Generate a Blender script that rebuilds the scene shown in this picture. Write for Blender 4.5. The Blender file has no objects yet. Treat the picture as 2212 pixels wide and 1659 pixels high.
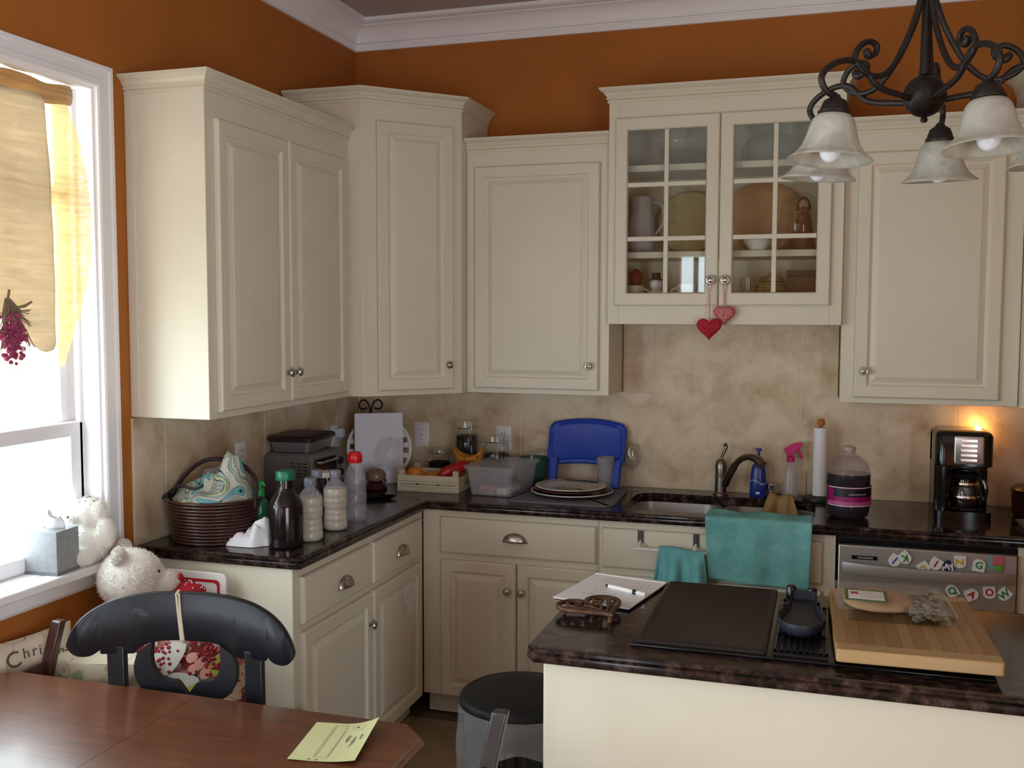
import bpy, bmesh, math, random
from mathutils import Vector, Matrix, noise as mnoise
random.seed(7)
PI = math.pi
C = bpy.context.scene.collection

# ------------------------------------------------------------------ camera, world, light, exposure
scene = bpy.context.scene
cam_d = bpy.data.cameras.new('camera')
cam = bpy.data.objects.new('camera', cam_d)
C.objects.link(cam)
cam.location = (2.16293, -4.38211, 1.67395)
cam.rotation_euler = (1.501937, -0.0023926, 0.3058283)
cam_d.sensor_width = 36.0
cam_d.lens = 36.0 * 2167.745 / 2212.0
cam_d.clip_start = 0.05
scene.camera = cam
scene.view_settings.view_transform = 'Standard'
scene.view_settings.look = 'None'
scene.view_settings.gamma = 1.0
scene.view_settings.use_curve_mapping = False
scene.view_settings.exposure = 0.48
scene.cycles.use_denoising = True
scene.cycles.max_bounces = 10
scene.cycles.diffuse_bounces = 6
scene.cycles.transparent_max_bounces = 16
scene.cycles.sample_clamp_indirect = 6.0
scene.cycles.caustics_reflective = False
scene.cycles.caustics_refractive = False

world = bpy.data.worlds.new('overcast_sky')
scene.world = world
world.use_nodes = True
wn = world.node_tree.nodes
wn['Background'].inputs['Color'].default_value = (0.80, 0.91, 1.0, 1)
wn['Background'].inputs['Strength'].default_value = 7.5

def area_light(name, loc, rot, sx, sy, portal=True, energy=10, col=(1, 1, 1)):
    d = bpy.data.lights.new(name, 'AREA')
    d.shape = 'RECTANGLE'; d.size = sx; d.size_y = sy; d.energy = energy; d.color = col
    if portal: d.cycles.is_portal = True
    o = bpy.data.objects.new(name, d); C.objects.link(o)
    o.location = loc; o.rotation_euler = rot
    return o
# portals only guide the sampling of the sky through the wall openings
area_light('window_portal', (-0.145, -2.38, 1.63), (0, -PI/2, 0), 1.50, 1.22)
area_light('window_portal', (-0.145, -4.55, 1.50), (0, -PI/2, 0), 1.75, 2.10)
area_light('window_portal', (0.79, -7.17, 1.20), (PI/2, 0, 0), 0.34, 2.2)
area_light('window_portal', (3.655, -5.60, 1.10), (0, PI/2, 0), 2.0, 2.40)  # sky through the opening added in the right wall as fill light

# ------------------------------------------------------------------ helpers
def tag(o, label=None, cat=None, group=None, kind=None):
    if label: o['label'] = label
    if cat: o['category'] = cat
    if group: o['group'] = group
    if kind: o['kind'] = kind
    return o

def thing(name, label, cat, loc=(0, 0, 0), rotz=0, group=None):
    o = bpy.data.objects.new(name, None); C.objects.link(o)
    o.empty_display_size = 0.05
    o.location = loc; o.rotation_euler = (0, 0, rotz)
    return tag(o, label, cat, group)

def RZ(a): return Matrix.Rotation(a, 4, 'Z')
def RX(a): return Matrix.Rotation(a, 4, 'X')
def RY(a): return Matrix.Rotation(a, 4, 'Y')
def T(x, y=0, z=0):
    return Matrix.Translation((x, y, z))

class MB:
    def __init__(s): s.v = []; s.f = []; s.mi = []; s.M = Matrix.Identity(4); s.cm = 0
    def add(s, vs, fs):
        b = len(s.v)
        s.v += [tuple(s.M @ Vector(p)) for p in vs]
        for f in fs: s.f.append(tuple(i + b for i in f)); s.mi.append(s.cm)
        return s
    def box(s, x0, y0, z0, x1, y1, z1):
        if x0 > x1: x0, x1 = x1, x0
        if y0 > y1: y0, y1 = y1, y0
        if z0 > z1: z0, z1 = z1, z0
        return s.add([(x0,y0,z0),(x1,y0,z0),(x1,y1,z0),(x0,y1,z0),(x0,y0,z1),(x1,y0,z1),(x1,y1,z1),(x0,y1,z1)],
                     [(3,2,1,0),(4,5,6,7),(0,1,5,4),(1,2,6,5),(2,3,7,6),(3,0,4,7)])
    def rings(s, loops, close=True, cap0=True, cap1=True):
        n = len(loops[0]); vs = [p for l in loops for p in l]; fs = []
        for i in range(len(loops) - 1):
            for j in range(n if close else n - 1):
                a = i*n + j; b = i*n + (j+1) % n
                fs.append((a, b, b+n, a+n))
        if close and cap0: fs.append(tuple(range(n-1, -1, -1)))
        if close and cap1: fs.append(tuple((len(loops)-1)*n + j for j in range(n)))
        return s.add(vs, fs)
    def lathe(s, prof, n=24, c=(0, 0, 0), sx=1, sy=1, cap0=True, cap1=True):
        loops = [[(c[0]+r*sx*math.cos(2*PI*k/n), c[1]+r*sy*math.sin(2*PI*k/n), c[2]+z) for k in range(n)] for r, z in prof]
        return s.rings(loops, True, cap0, cap1)
    def prism(s, poly, z0, z1):
        return s.rings([[(x, y, z0) for x, y in poly], [(x, y, z1) for x, y in poly]])
    def tube(s, pts, r=0.005, n=8, closed=False, flat=1.0):
        pts = [Vector(p) for p in pts]; m = len(pts)
        rr = r if isinstance(r, (list, tuple)) else [r]*m
        loops = []; up = None
        for i, p in enumerate(pts):
            if closed: t = pts[(i+1) % m] - pts[i-1]
            else: t = pts[min(i+1, m-1)] - pts[max(i-1, 0)]
            if t.length < 1e-9: t = Vector((0, 0, 1))
            t.normalize()
            if up is None:
                up = Vector((0, 0, 1)) if abs(t.z) < 0.9 else Vector((0, 1, 0))
            a = up - t*up.dot(t)
            if a.length < 1e-6: a = t.orthogonal()
            a.normalize(); b = t.cross(a); up = a
            loops.append([tuple(p + a*(rr[i]*flat*math.cos(2*PI*k/n)) + b*(rr[i]*math.sin(2*PI*k/n))) for k in range(n)])
        if closed: loops.append(loops[0]); return s.rings(loops, True, False, False)
        return s.rings(loops)
    def ell(s, c, r, n=20, m=12, M=None):
        loops = []
        for i in range(m+1):
            t = -PI/2 + PI*i/m; ct = max(math.cos(t), 1e-3)
            loops.append([Vector((r[0]*ct*math.cos(2*PI*k/n), r[1]*ct*math.sin(2*PI*k/n), r[2]*math.sin(t))) for k in range(n)])
        if M: loops = [[M @ p for p in l] for l in loops]
        return s.rings([[tuple(p + Vector(c)) for p in l] for l in loops])
    def grid(s, fn, nu, nv):
        vs = [tuple(fn(i/nu, j/nv)) for j in range(nv+1) for i in range(nu+1)]
        fs = [(j*(nu+1)+i, j*(nu+1)+i+1, (j+1)*(nu+1)+i+1, (j+1)*(nu+1)+i) for j in range(nv) for i in range(nu)]
        return s.add(vs, fs)
    def sweep(s, prof, path, closed=False):
        # prof: (out, z); path: plan points; out is to the RIGHT of travel direction
        m = len(path); P = [Vector((p[0], p[1])) for p in path]; loops = []
        for i in range(m):
            if closed: d0 = (P[i]-P[i-1]).normalized(); d1 = (P[(i+1) % m]-P[i]).normalized()
            else:
                d0 = (P[i]-P[i-1]).normalized() if i > 0 else (P[1]-P[0]).normalized()
                d1 = (P[i+1]-P[i]).normalized() if i < m-1 else d0
            n0 = Vector((d0.y, -d0.x)); n1 = Vector((d1.y, -d1.x)); b = n0 + n1
            b = b * (1.0 / max(0.2, 1 + n0.dot(n1)))
            loops.append([(P[i].x + b.x*o, P[i].y + b.y*o, z) for o, z in prof])
        if closed: loops.append(loops[0]); return s.rings(loops, True, False, False)
        return s.rings(loops)
    def obj(s, name, m, parent=None, smooth=True, bevel=0, sub=0, solid=0, ang=35, kind=None, label=None, seg=2):
        me = bpy.data.meshes.new(name)
        me.from_pydata(s.v, [], s.f)
        ml = m if isinstance(m, (list, tuple)) else [m]
        for q in ml: me.materials.append(q)
        if len(ml) > 1: me.polygons.foreach_set('material_index', s.mi)
        bm = bmesh.new(); bm.from_mesh(me)
        bmesh.ops.recalc_face_normals(bm, faces=bm.faces)
        bm.to_mesh(me); bm.free()
        if smooth:
            me.polygons.foreach_set('use_smooth', [True]*len(me.polygons))
            me.set_sharp_from_angle(angle=math.radians(ang))
        o = bpy.data.objects.new(name, me); C.objects.link(o)
        if parent: o.parent = parent
        if solid:
            q = o.modifiers.new('solidify', 'SOLIDIFY'); q.thickness = solid; q.offset = 0
        if bevel:
            q = o.modifiers.new('bevel', 'BEVEL'); q.width = bevel; q.segments = seg; q.limit_method = 'ANGLE'; q.angle_limit = math.radians(40)
        if sub:
            q = o.modifiers.new('subdivision', 'SUBSURF'); q.levels = sub; q.render_levels = sub
        if kind: o['kind'] = kind
        if label: o['label'] = label
        return o

def rrect(x0, y0, x1, y1, r, n=5):
    out = []
    for cx, cy, a0 in ((x1-r, y1-r, 0), (x0+r, y1-r, PI/2), (x0+r, y0+r, PI), (x1-r, y0+r, 3*PI/2)):
        for k in range(n+1):
            a = a0 + PI/2*k/n; out.append((cx + r*math.cos(a), cy + r*math.sin(a)))
    return out

def spline(pts, k=6):
    P = [Vector(p) for p in pts]; out = []
    for i in range(len(P)-1):
        p0 = P[max(i-1, 0)]; p1 = P[i]; p2 = P[i+1]; p3 = P[min(i+2, len(P)-1)]
        for j in range(k):
            t = j/k
            out.append(0.5*((2*p1) + (p2-p0)*t + (2*p0-5*p1+4*p2-p3)*t*t + (3*p1-p0-3*p2+p3)*t**3))
    out.append(P[-1]); return out

def copy_tree(o, parent=None):
    c = o.copy(); C.objects.link(c)
    if parent: c.parent = parent
    for ch in list(o.children): copy_tree(ch, c)
    return c

def nz(x, y, z=0, s=1.0): return mnoise.noise(Vector((x*s, y*s, z*s)))

def text(name, body, size, M, m, parent=None, bold=0, extrude=0.0004, align='CENTER', shear=0):
    cu = bpy.data.curves.new(name, 'FONT'); cu.body = body; cu.size = size; cu.extrude = extrude
    cu.align_x = align; cu.align_y = 'CENTER'; cu.offset = bold; cu.shear = shear; cu.resolution_u = 3
    to = bpy.data.objects.new(name + '_curve', cu); C.objects.link(to)
    dg = bpy.context.evaluated_depsgraph_get(); dg.update()
    me = bpy.data.meshes.new_from_object(to.evaluated_get(dg))
    C.objects.unlink(to); bpy.data.objects.remove(to)
    me.transform(M); me.materials.clear(); me.materials.append(m); me.name = name
    o = bpy.data.objects.new(name, me); C.objects.link(o)
    if parent: o.parent = parent
    return o

def stroke(mb, pts, w=0.0012, h=0.0004):
    # a flat ink line lying in local xy at small height
    for a, b in zip(pts[:-1], pts[1:]):
        a = Vector(a); b = Vector(b); d = b - a
        if d.length < 1e-7: continue
        n = Vector((-d.y, d.x, 0)).normalized() * w/2
        if len(a) == 2: a = a.to_3d(); b = b.to_3d()
        mb.add([a-n, b-n, b+n, a+n], [(0, 1, 2, 3)])

def scribble(mb, x0, y0, x1, y1, z=0.0, w=0.001, rows=3, amp=0.004, seed=0):
    rd = random.Random(seed); dx = x1-x0
    for r in range(rows):
        yy = y0 + (y1-y0)*(r/max(1, rows-1)); x = x0
        while x < x1:
            L = rd.uniform(0.06, 0.16)*dx; p = []; k = 0
            while k <= 8:
                p.append(Vector((x + L*k/8, yy + amp*rd.uniform(-0.5, 0.5), z))); k += 1
            stroke(mb, p, w); x += L + 0.04*dx

# ------------------------------------------------------------------ materials (procedural)
MATS = {}
def mat(name, col, rough=0.5, metal=0.0, var=0.0, vscale=20, bump=0.0, bscale=60, spec=0.5, trans=0.0, ior=1.45,
        alpha=1.0, coat=0.0, sheen=0.0, emit=None, estr=0.0, stretch=(1, 1, 1), col2=None):
    if name in MATS: return MATS[name]
    m = bpy.data.materials.new(name); m.use_nodes = True; MATS[name] = m
    nt = m.node_tree; b = nt.nodes['Principled BSDF']
    b.inputs['Base Color'].default_value = (*col, 1); b.inputs['Roughness'].default_value = rough
    b.inputs['Metallic'].default_value = metal; b.inputs['Specular IOR Level'].default_value = spec
    b.inputs['Transmission Weight'].default_value = trans; b.inputs['IOR'].default_value = ior
    b.inputs['Alpha'].default_value = alpha; b.inputs['Coat Weight'].default_value = coat
    b.inputs['Sheen Weight'].default_value = sheen
    if emit: b.inputs['Emission Color'].default_value = (*emit, 1); b.inputs['Emission Strength'].default_value = estr
    if var or bump or col2:
        tc = nt.nodes.new('ShaderNodeTexCoord'); mp = nt.nodes.new('ShaderNodeMapping')
        mp.inputs['Scale'].default_value = stretch
        nt.links.new(tc.outputs['Object'], mp.inputs['Vector'])
    if var or col2:
        n = nt.nodes.new('ShaderNodeTexNoise'); n.inputs['Scale'].default_value = vscale; n.inputs['Detail'].default_value = 5
        nt.links.new(mp.outputs['Vector'], n.inputs['Vector'])
        r = nt.nodes.new('ShaderNodeValToRGB')
        c2 = col2 if col2 else tuple(min(1, c*(1+var)) for c in col); c1 = col if col2 else tuple(c*(1-var) for c in col)
        r.color_ramp.elements[0].position = 0.3; r.color_ramp.elements[1].position = 0.7
        r.color_ramp.elements[0].color = (*c1, 1); r.color_ramp.elements[1].color = (*c2, 1)
        nt.links.new(n.outputs['Fac'], r.inputs['Fac']); nt.links.new(r.outputs['Color'], b.inputs['Base Color'])
    if bump:
        n2 = nt.nodes.new('ShaderNodeTexNoise'); n2.inputs['Scale'].default_value = bscale; n2.inputs['Detail'].default_value = 4
        nt.links.new(mp.outputs['Vector'], n2.inputs['Vector'])
        bp = nt.nodes.new('ShaderNodeBump'); bp.inputs['Strength'].default_value = bump; bp.inputs['Distance'].default_value = 0.004
        nt.links.new(n2.outputs['Fac'], bp.inputs['Height']); nt.links.new(bp.outputs['Normal'], b.inputs['Normal'])
    return m

def ramp_mat(name, stops, rough, tex='noise', scale=5, detail=8, stretch=(1, 1, 1), coat=0.0, bump=0.0, spec=0.5, distort=0.0, rot=(0, 0, 0)):
    m = bpy.data.materials.new(name); m.use_nodes = True; MATS[name] = m
    nt = m.node_tree; b = nt.nodes['Principled BSDF']
    b.inputs['Roughness'].default_value = rough; b.inputs['Coat Weight'].default_value = coat; b.inputs['Specular IOR Level'].default_value = spec
    b.inputs['Coat Roughness'].default_value = 0.16
    tc = nt.nodes.new('ShaderNodeTexCoord'); mp = nt.nodes.new('ShaderNodeMapping')
    mp.inputs['Scale'].default_value = stretch; mp.inputs['Rotation'].default_value = rot
    nt.links.new(tc.outputs['Object'], mp.inputs['Vector'])
    if tex == 'noise':
        n = nt.nodes.new('ShaderNodeTexNoise'); n.inputs['Scale'].default_value = scale; n.inputs['Detail'].default_value = detail
        n.inputs['Roughness'].default_value = 0.65; n.inputs['Distortion'].default_value = distort; out = n.outputs['Fac']
    elif tex == 'voronoi':
        n = nt.nodes.new('ShaderNodeTexVoronoi'); n.inputs['Scale'].default_value = scale; out = n.outputs['Distance']
    else:
        n = nt.nodes.new('ShaderNodeTexWave'); n.inputs['Scale'].default_value = scale; n.inputs['Distortion'].default_value = distort
        n.inputs['Detail'].default_value = detail; out = n.outputs['Fac']
    nt.links.new(mp.outputs['Vector'], n.inputs['Vector'])
    r = nt.nodes.new('ShaderNodeValToRGB'); e = r.color_ramp.elements
    while len(e) < len(stops): e.new(0.5)
    for q, (p, c) in zip(e, stops): q.position = p; q.color = (*c, 1)
    nt.links.new(out, r.inputs['Fac']); nt.links.new(r.outputs['Color'], b.inputs['Base Color'])
    if bump:
        bp = nt.nodes.new('ShaderNodeBump'); bp.inputs['Strength'].default_value = bump; bp.inputs['Distance'].default_value = 0.003
        nt.links.new(out, bp.inputs['Height']); nt.links.new(bp.outputs['Normal'], b.inputs['Normal'])
    return m

cream = mat('cream_paint', (0.68, 0.635, 0.51), 0.42, var=0.03, vscale=3)
white_trim = mat('white_trim_paint', (0.86, 0.85, 0.86), 0.4, var=0.02, vscale=4)
orange_wall = mat('orange_wall_paint', (0.40, 0.130, 0.017), 0.75, var=0.05, vscale=4, bump=0.12, bscale=180)
ceil_paint = mat('ceiling_paint', (0.50, 0.44, 0.41), 0.9, var=0.06, vscale=60, bump=0.2, bscale=120)
granite = ramp_mat('granite', [(0.0, (0.003, 0.003, 0.003)), (0.43, (0.008, 0.006, 0.006)), (0.53, (0.035, 0.018, 0.014)), (0.61, (0.062, 0.038, 0.033)), (0.72, (0.14, 0.11, 0.10))], 0.13, scale=34, detail=9, spec=0.38)
travertine = ramp_mat('travertine', [(0.28, (0.38, 0.255, 0.14)), (0.42, (0.56, 0.43, 0.275)), (0.55, (0.67, 0.555, 0.39)), (0.72, (0.74, 0.655, 0.50))], 0.38, scale=6.5, detail=10, distort=0.4, bump=0.06)
grout = mat('grout', (0.74, 0.69, 0.61), 0.9, var=0.08)
floor_stone = ramp_mat('floor_stone', [(0.25, (0.20, 0.14, 0.085)), (0.5, (0.30, 0.22, 0.14)), (0.8, (0.38, 0.29, 0.19))], 0.35, scale=7, detail=9, distort=0.5, bump=0.05)
floor_grout = mat('floor_grout', (0.14, 0.10, 0.07), 0.9)
cherry = ramp_mat('cherry_wood', [(0.2, (0.060, 0.015, 0.005)), (0.5, (0.135, 0.038, 0.010)), (0.8, (0.215, 0.072, 0.019))], 0.36, scale=9, detail=8, stretch=(0.6, 7, 7), coat=0.22, distort=0.6)
brown_wood = ramp_mat('brown_chair_wood', [(0.2, (0.035, 0.012, 0.010)), (0.6, (0.075, 0.026, 0.022)), (0.9, (0.12, 0.045, 0.04))], 0.32, scale=12, detail=6, stretch=(5, 5, 0.6), coat=0.3)
black_wood = mat('black_painted_wood', (0.010, 0.011, 0.015), 0.40, var=0.2, vscale=9, coat=0.08, spec=0.4)
iron = mat('dark_bronze_iron', (0.020, 0.014, 0.012), 0.45, metal=0.4, var=0.35, vscale=90, bump=0.15, bscale=160)
nickel = mat('brushed_nickel', (0.46, 0.42, 0.38), 0.28, metal=1.0, var=0.1, vscale=30)
bronze_tap = mat('dark_brushed_tap_metal', (0.24, 0.20, 0.165), 0.30, metal=1.0, var=0.15, vscale=25)
steel = mat('stainless_steel', (0.50, 0.48, 0.46), 0.36, metal=0.75, var=0.06, vscale=60, stretch=(1, 1, 30))
chrome = mat('chrome', (0.75, 0.75, 0.76), 0.12, metal=1.0, var=0.02)
glass = mat('clear_glass', (1, 1, 1), 0.02, trans=1.0, ior=1.45, var=0.0)
def pane_mat(name, gloss=0.10, tint=(0.93, 0.95, 0.93), rough=0.02):
    m = bpy.data.materials.new(name); m.use_nodes = True; nt = m.node_tree
    nt.nodes.remove(nt.nodes['Principled BSDF'])
    t = nt.nodes.new('ShaderNodeBsdfTransparent'); t.inputs['Color'].default_value = (*tint, 1)
    g = nt.nodes.new('ShaderNodeBsdfGlossy'); g.inputs['Roughness'].default_value = rough
    lw_ = nt.nodes.new('ShaderNodeLayerWeight'); lw_.inputs['Blend'].default_value = 0.5
    pw_ = nt.nodes.new('ShaderNodeMath'); pw_.operation = 'POWER'; pw_.inputs[1].default_value = 5.0
    fr = nt.nodes.new('ShaderNodeMath'); fr.operation = 'MULTIPLY_ADD'; fr.inputs[1].default_value = 0.9; fr.inputs[2].default_value = gloss*0.45
    nt.links.new(lw_.outputs['Facing'], pw_.inputs[0]); nt.links.new(pw_.outputs[0], fr.inputs[0])
    mx = nt.nodes.new('ShaderNodeMixShader')
    nt.links.new(fr.outputs[0], mx.inputs['Fac']); nt.links.new(t.outputs[0], mx.inputs[1]); nt.links.new(g.outputs[0], mx.inputs[2])
    nt.links.new(mx.outputs[0], nt.nodes['Material Output'].inputs['Surface'])
    MATS[name] = m; return m
pane = pane_mat('window_pane_glass')
thin_clear = pane_mat('thin_clear_glass', 0.10, (0.94, 0.95, 0.945), 0.04)
film_clear = pane_mat('clear_plastic_film', 0.13, (0.93, 0.93, 0.93), 0.12)
def haze_mat(name, col, dens=0.35, rough=0.25, gloss=0.25):
    # translucent plastic: part see-through, part milky
    m = bpy.data.materials.new(name); m.use_nodes = True; nt = m.node_tree
    b = nt.nodes['Principled BSDF']; b.inputs['Base Color'].default_value = (*col, 1); b.inputs['Roughness'].default_value = rough
    t = nt.nodes.new('ShaderNodeBsdfTransparent'); mx = nt.nodes.new('ShaderNodeMixShader'); mx.inputs['Fac'].default_value = dens
    nt.links.new(t.outputs[0], mx.inputs[1]); nt.links.new(b.outputs[0], mx.inputs[2])
    nt.links.new(mx.outputs[0], nt.nodes['Material Output'].inputs['Surface'])
    MATS[name] = m; return m
wrap_haze = haze_mat('wrap_film_haze', (0.70, 0.70, 0.70), 0.13, 0.10)
wrapper_haze = haze_mat('wrapper_haze', (0.78, 0.78, 0.82), 0.30, 0.15)
bin_plastic = haze_mat('milky_bin_plastic', (0.64, 0.64, 0.68), 0.26)
bottle_clear = haze_mat('clear_bottle_plastic', (0.45, 0.45, 0.50), 0.32, 0.12)
green_glass = haze_mat('green_bowl_glass', (0.05, 0.16, 0.12), 0.55, 0.08)
bag_plastic = haze_mat('bin_liner_plastic', (0.60, 0.60, 0.63), 0.24, 0.20)
cup_plastic = haze_mat('grey_cup_plastic', (0.40, 0.40, 0.43), 0.55, 0.3)
jug_plastic = haze_mat('clear_jug_plastic', (0.30, 0.25, 0.25), 0.06, 0.12)
black_gloss = mat('black_gloss', (0.006, 0.006, 0.007), 0.12, spec=0.5, var=0.1)
black_matte = mat('black_matte_plastic', (0.012, 0.012, 0.013), 0.45, var=0.15, vscale=40)
white_gloss = mat('white_gloss', (0.80, 0.79, 0.77), 0.25, var=0.02)
white_matte = mat('white_matte', (0.78, 0.78, 0.80), 0.7, var=0.03)
shade_glass = None
# ------------------------------------------------------------------ the room
RX1, RY1, RH = 3.52, -7.15, 3.035
def struct(name, mb, m, **k):
    o = mb.obj(name, m, **k); o['kind'] = 'structure'; return o

floor = struct('floor', MB().box(-0.02, RY1-0.02, -0.06, RX1+0.02, 0.02, -0.008), floor_grout, smooth=False)
# floor tiles: each a piece of the floor (only where floor can be seen)
TS = 0.345
tb = MB(); tb.rings([[(x, y, z) for x, y in rrect(i, i, TS-0.005-i, TS-0.005-i, 0.004, 1)] for z, i in ((-0.009, 0), (-0.0015, 0), (0.0, 0.002))])
tile0 = tb.obj('floor_tile', floor_stone, floor, smooth=False)
tile0.location = (0.215, -0.945-TS, 0)
for i in range(-1, 10):
    for j in range(-6, 2):
        if i == 0 and j == 0: continue
        x, y = 0.215 + i*TS, -0.945 - TS + j*TS
        if x < 0 or x > RX1-0.2 or y > -0.25: continue
        t = tile0.copy(); C.objects.link(t); t.location = (x, y, random.uniform(-0.0006, 0.0006)); t.rotation_euler = (0, 0, 0)
big = MB().box(0, RY1, -0.009, RX1, -0.945-7*TS, -0.001).obj('floor_field', floor_stone, floor, smooth=False)

struct('ceiling', MB().box(-0.15, RY1-0.15, RH, RX1+0.15, 0.15, RH+0.1), ceil_paint, smooth=False)

# left wall with two window openings
W1 = (-2.98, -1.795, 0.885, 2.365); W2 = (-5.6, -3.5, 0.60, 2.365)
lw = MB()
lw.box(-0.15, RY1-0.15, -0.05, 0, 0.15, W2[2]); lw.box(-0.15, W2[1], W2[2], 0, 0.15, W1[2]); lw.box(-0.15, RY1-0.15, W2[2], 0, W2[0], W1[2]); lw.box(-0.15, RY1-0.15, W1[3], 0, 0.15, RH)
lw.box(-0.15, W1[1], W1[2], 0, 0.15, W1[3]); lw.box(-0.15, W2[1], W1[2], 0, W1[0], W1[3]); lw.box(-0.15, RY1-0.15, W1[2], 0, W2[0], W1[3])
wall_left = struct('wall_left', lw, orange_wall, smooth=False)
wall_back = struct('wall_back', MB().box(0, 0, -0.05, RX1, 0.15, RH), orange_wall, smooth=False)
rr = MB()   # right wall; unseen opening behind the camera added to brighten the corner
rr.box(RX1, -4.40, -0.05, RX1+0.15, 0.15, RH); rr.box(RX1, RY1-0.15, -0.05, RX1+0.15, -6.80, RH); rr.box(RX1, -6.80, 2.10, RX1+0.15, -4.40, RH); rr.box(RX1, -6.80, -0.05, RX1+0.15, -4.40, 0.10)
struct('wall_right', rr, orange_wall, smooth=False)
rw = MB()   # rear wall, behind the camera, with a glazed door opening
rw.box(0, RY1-0.15, -0.05, 0.62, RY1, RH); rw.box(0.96, RY1-0.15, -0.05, RX1, RY1, RH)
rw.box(0.62, RY1-0.15, 2.30, 0.96, RY1, RH); rw.box(0.62, RY1-0.15, -0.05, 0.96, RY1, 0.10); rw.box(0.76, RY1-0.10, 0.10, 0.81, RY1-0.05, 2.30)
struct('wall_rear', rw, orange_wall, smooth=False)

# ceiling crown moulding (out, z)
cp = [(0, RH-0.130), (0.013, RH-0.130), (0.015, RH-0.127), (0.015, RH-0.106), (0.010, RH-0.103), (0.010, RH-0.099), (0.022, RH-0.096), (0.024, RH-0.091), (0.022, RH-0.087), (0.026, RH-0.078), (0.036, RH-0.060), (0.052, RH-0.044),
      (0.072, RH-0.034), (0.080, RH-0.032), (0.080, RH-0.028), (0.074, RH-0.026), (0.090, RH-0.023), (0.100, RH-0.019), (0.104, RH-0.016), (0.104, RH-0.002), (0, RH-0.002)]
struct('trim_1', MB().sweep(cp, [(0.0, RY1), (0.0, 0.0), (RX1, 0.0), (RX1, RY1)]), white_trim, ang=25)

# window 1 (its right part is in view) and window 2 further along the wall
def window(n, y0, y1, z0, z1):
    w = bpy.data.objects.new('window_%d' % n, None); C.objects.link(w); w['kind'] = 'structure'
    prof = [(0, 0), (0.018, 0), (0.022, 0.006), (0.022, 0.024), (0.018, 0.028), (0.018, 0.05), (0.022, 0.056), (0.022, 0.068), (0.014, 0.072), (0, 0.072)]
    def casing_v(ya, d):
        m = MB(); m.rings([[(o, ya + d*s, z) for o, s in prof] for z in (z0+0.03, z1 + (0.0 if d else 0))]); return m
    c = MB(); L = lambda o, s: [(o, y0 - s, z0+0.03), (o, y0 - s, z1 + s), (o, y1 + s, z1 + s), (o, y1 + s, z0+0.03)]
    loops = [L(o, s) for o, s in prof]
    vs = [p for l in loops for p in l]; fs = []
    for i in range(len(loops)):
        for j in range(3):
            a = i*4 + j; b = ((i+1) % len(loops))*4 + j
            fs.append((a, a+1, b+1, b))
    c.add(vs, fs); c.obj('casing', white_trim, w, ang=25)
    j = MB(); j.box(-0.148, y1-0.008, z0+0.03, 0.004, y1+0.004, z1); j.box(-0.148, y0-0.004, z0+0.03, 0.004, y0+0.008, z1); j.box(-0.148, y0, z1-0.008, 0.004, y1, z1+0.004)
    j.obj('jamb', white_trim, w, bevel=0.002)
    s = MB(); s.box(-0.149, y0-0.002, z0+0.003, 0.0, y1+0.002, z0+0.030); s.box(0.0, y0-0.085, z0+0.003, 0.066, y1+0.085, z0+0.030)
    s.obj('sill', white_trim, w, bevel=0.006, seg=3)
    a = MB(); a.sweep([(0, z0-0.052), (0.014, z0-0.052), (0.02, z0-0.042), (0.022, z0-0.01), (0.03, z0+0.002), (0, z0+0.002)], [(0.0, y0-0.07), (0.0, y1+0.07)])
    a.obj('apron', white_trim, w, ang=25)
    yc = (y0+y1)/2; zs = z0+0.032
    # upper fixed light, middle sash, lower sash, each with stiles and rails
    for zz0, zz1, xo, nm in ((zs, 1.34, -0.060, 'lower_sash'), (1.30, 2.05, -0.094, 'middle_sash'), (2.02, z1-0.01, -0.094, 'upper_sash')):
        b = MB(); ww = 0.055
        for ya, yb in ((y0+0.008, y0+0.008+ww), (y1-0.008-ww, y1-0.008)): b.box(xo-0.032, ya, zz0, xo, yb, zz1)
        b.box(xo-0.032, y0+0.008+ww, zz0, xo, y1-0.008-ww, zz0+0.045); b.box(xo-0.032, y0+0.008+ww, zz1-0.045, xo, y1-0.008-ww, zz1)
        so = b.obj(nm, white_trim, w, bevel=0.004)
        MB().box(xo-0.018, y0+0.06, zz0+0.04, xo-0.014, y1-0.06, zz1-0.04).obj('pane', pane, so, smooth=False)
    st = MB(); st.box(-0.075, y1-0.022, zs, -0.060, y1-0.008, z1-0.01); st.box(-0.075, y0+0.008, zs, -0.060, y0+0.022, z1-0.01); st.obj('sash_stop', white_trim, w)
    return w
window(1, W1[0], W1[1], W1[2], W1[3])
window(2, W2[0], W2[1], W2[2], W2[3])

# backsplash tiles, each a piece of its wall
def wall_tiles(parent, M, us, zs_, thick=0.010, gap=0.0035):
    a0, a1 = us[0], us[-1]
    g = MB(); g.M = M; g.box(a0+0.002, -0.0088, zs_[0][0]+0.0001, a1-0.002, 0.0, zs_[-1][1]-0.002); g.obj('grout', grout, parent, smooth=False)
    for r, (z0, z1, ua) in enumerate(zs_):
        for u0, u1 in zip(ua[:-1], ua[1:]):
            b = MB(); e = random.uniform(-0.0004, 0.0004)
            b.box(u0+gap/2, -thick+e, z0+gap/2, u1-gap/2, -0.004, z1-gap/2)
            b.M = M; b.v = [tuple(M @ Vector(p)) for p in b.v]
            o = b.obj('tile', travertine, parent, bevel=0.0012, seg=1)
ub = [0.004, 0.825, 1.437, 2.054, 2.661, 3.273, RX1-0.004]
wall_tiles(wall_back, Matrix.Identity(4), ub, [(0.9143, 1.3375, [0.014, 0.825, 1.437]), (0.9143, 1.516, [1.437, 2.054]), (0.9143, 1.3375, [2.054, 2.661, 3.273, RX1-0.004])])
tx = [(1.3345, 1.516, [1.297, 1.437]), (1.3345, 1.516, [2.054, 2.205]), (1.516, 1.636, [1.297, 1.437, 2.054, 2.205])]
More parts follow.
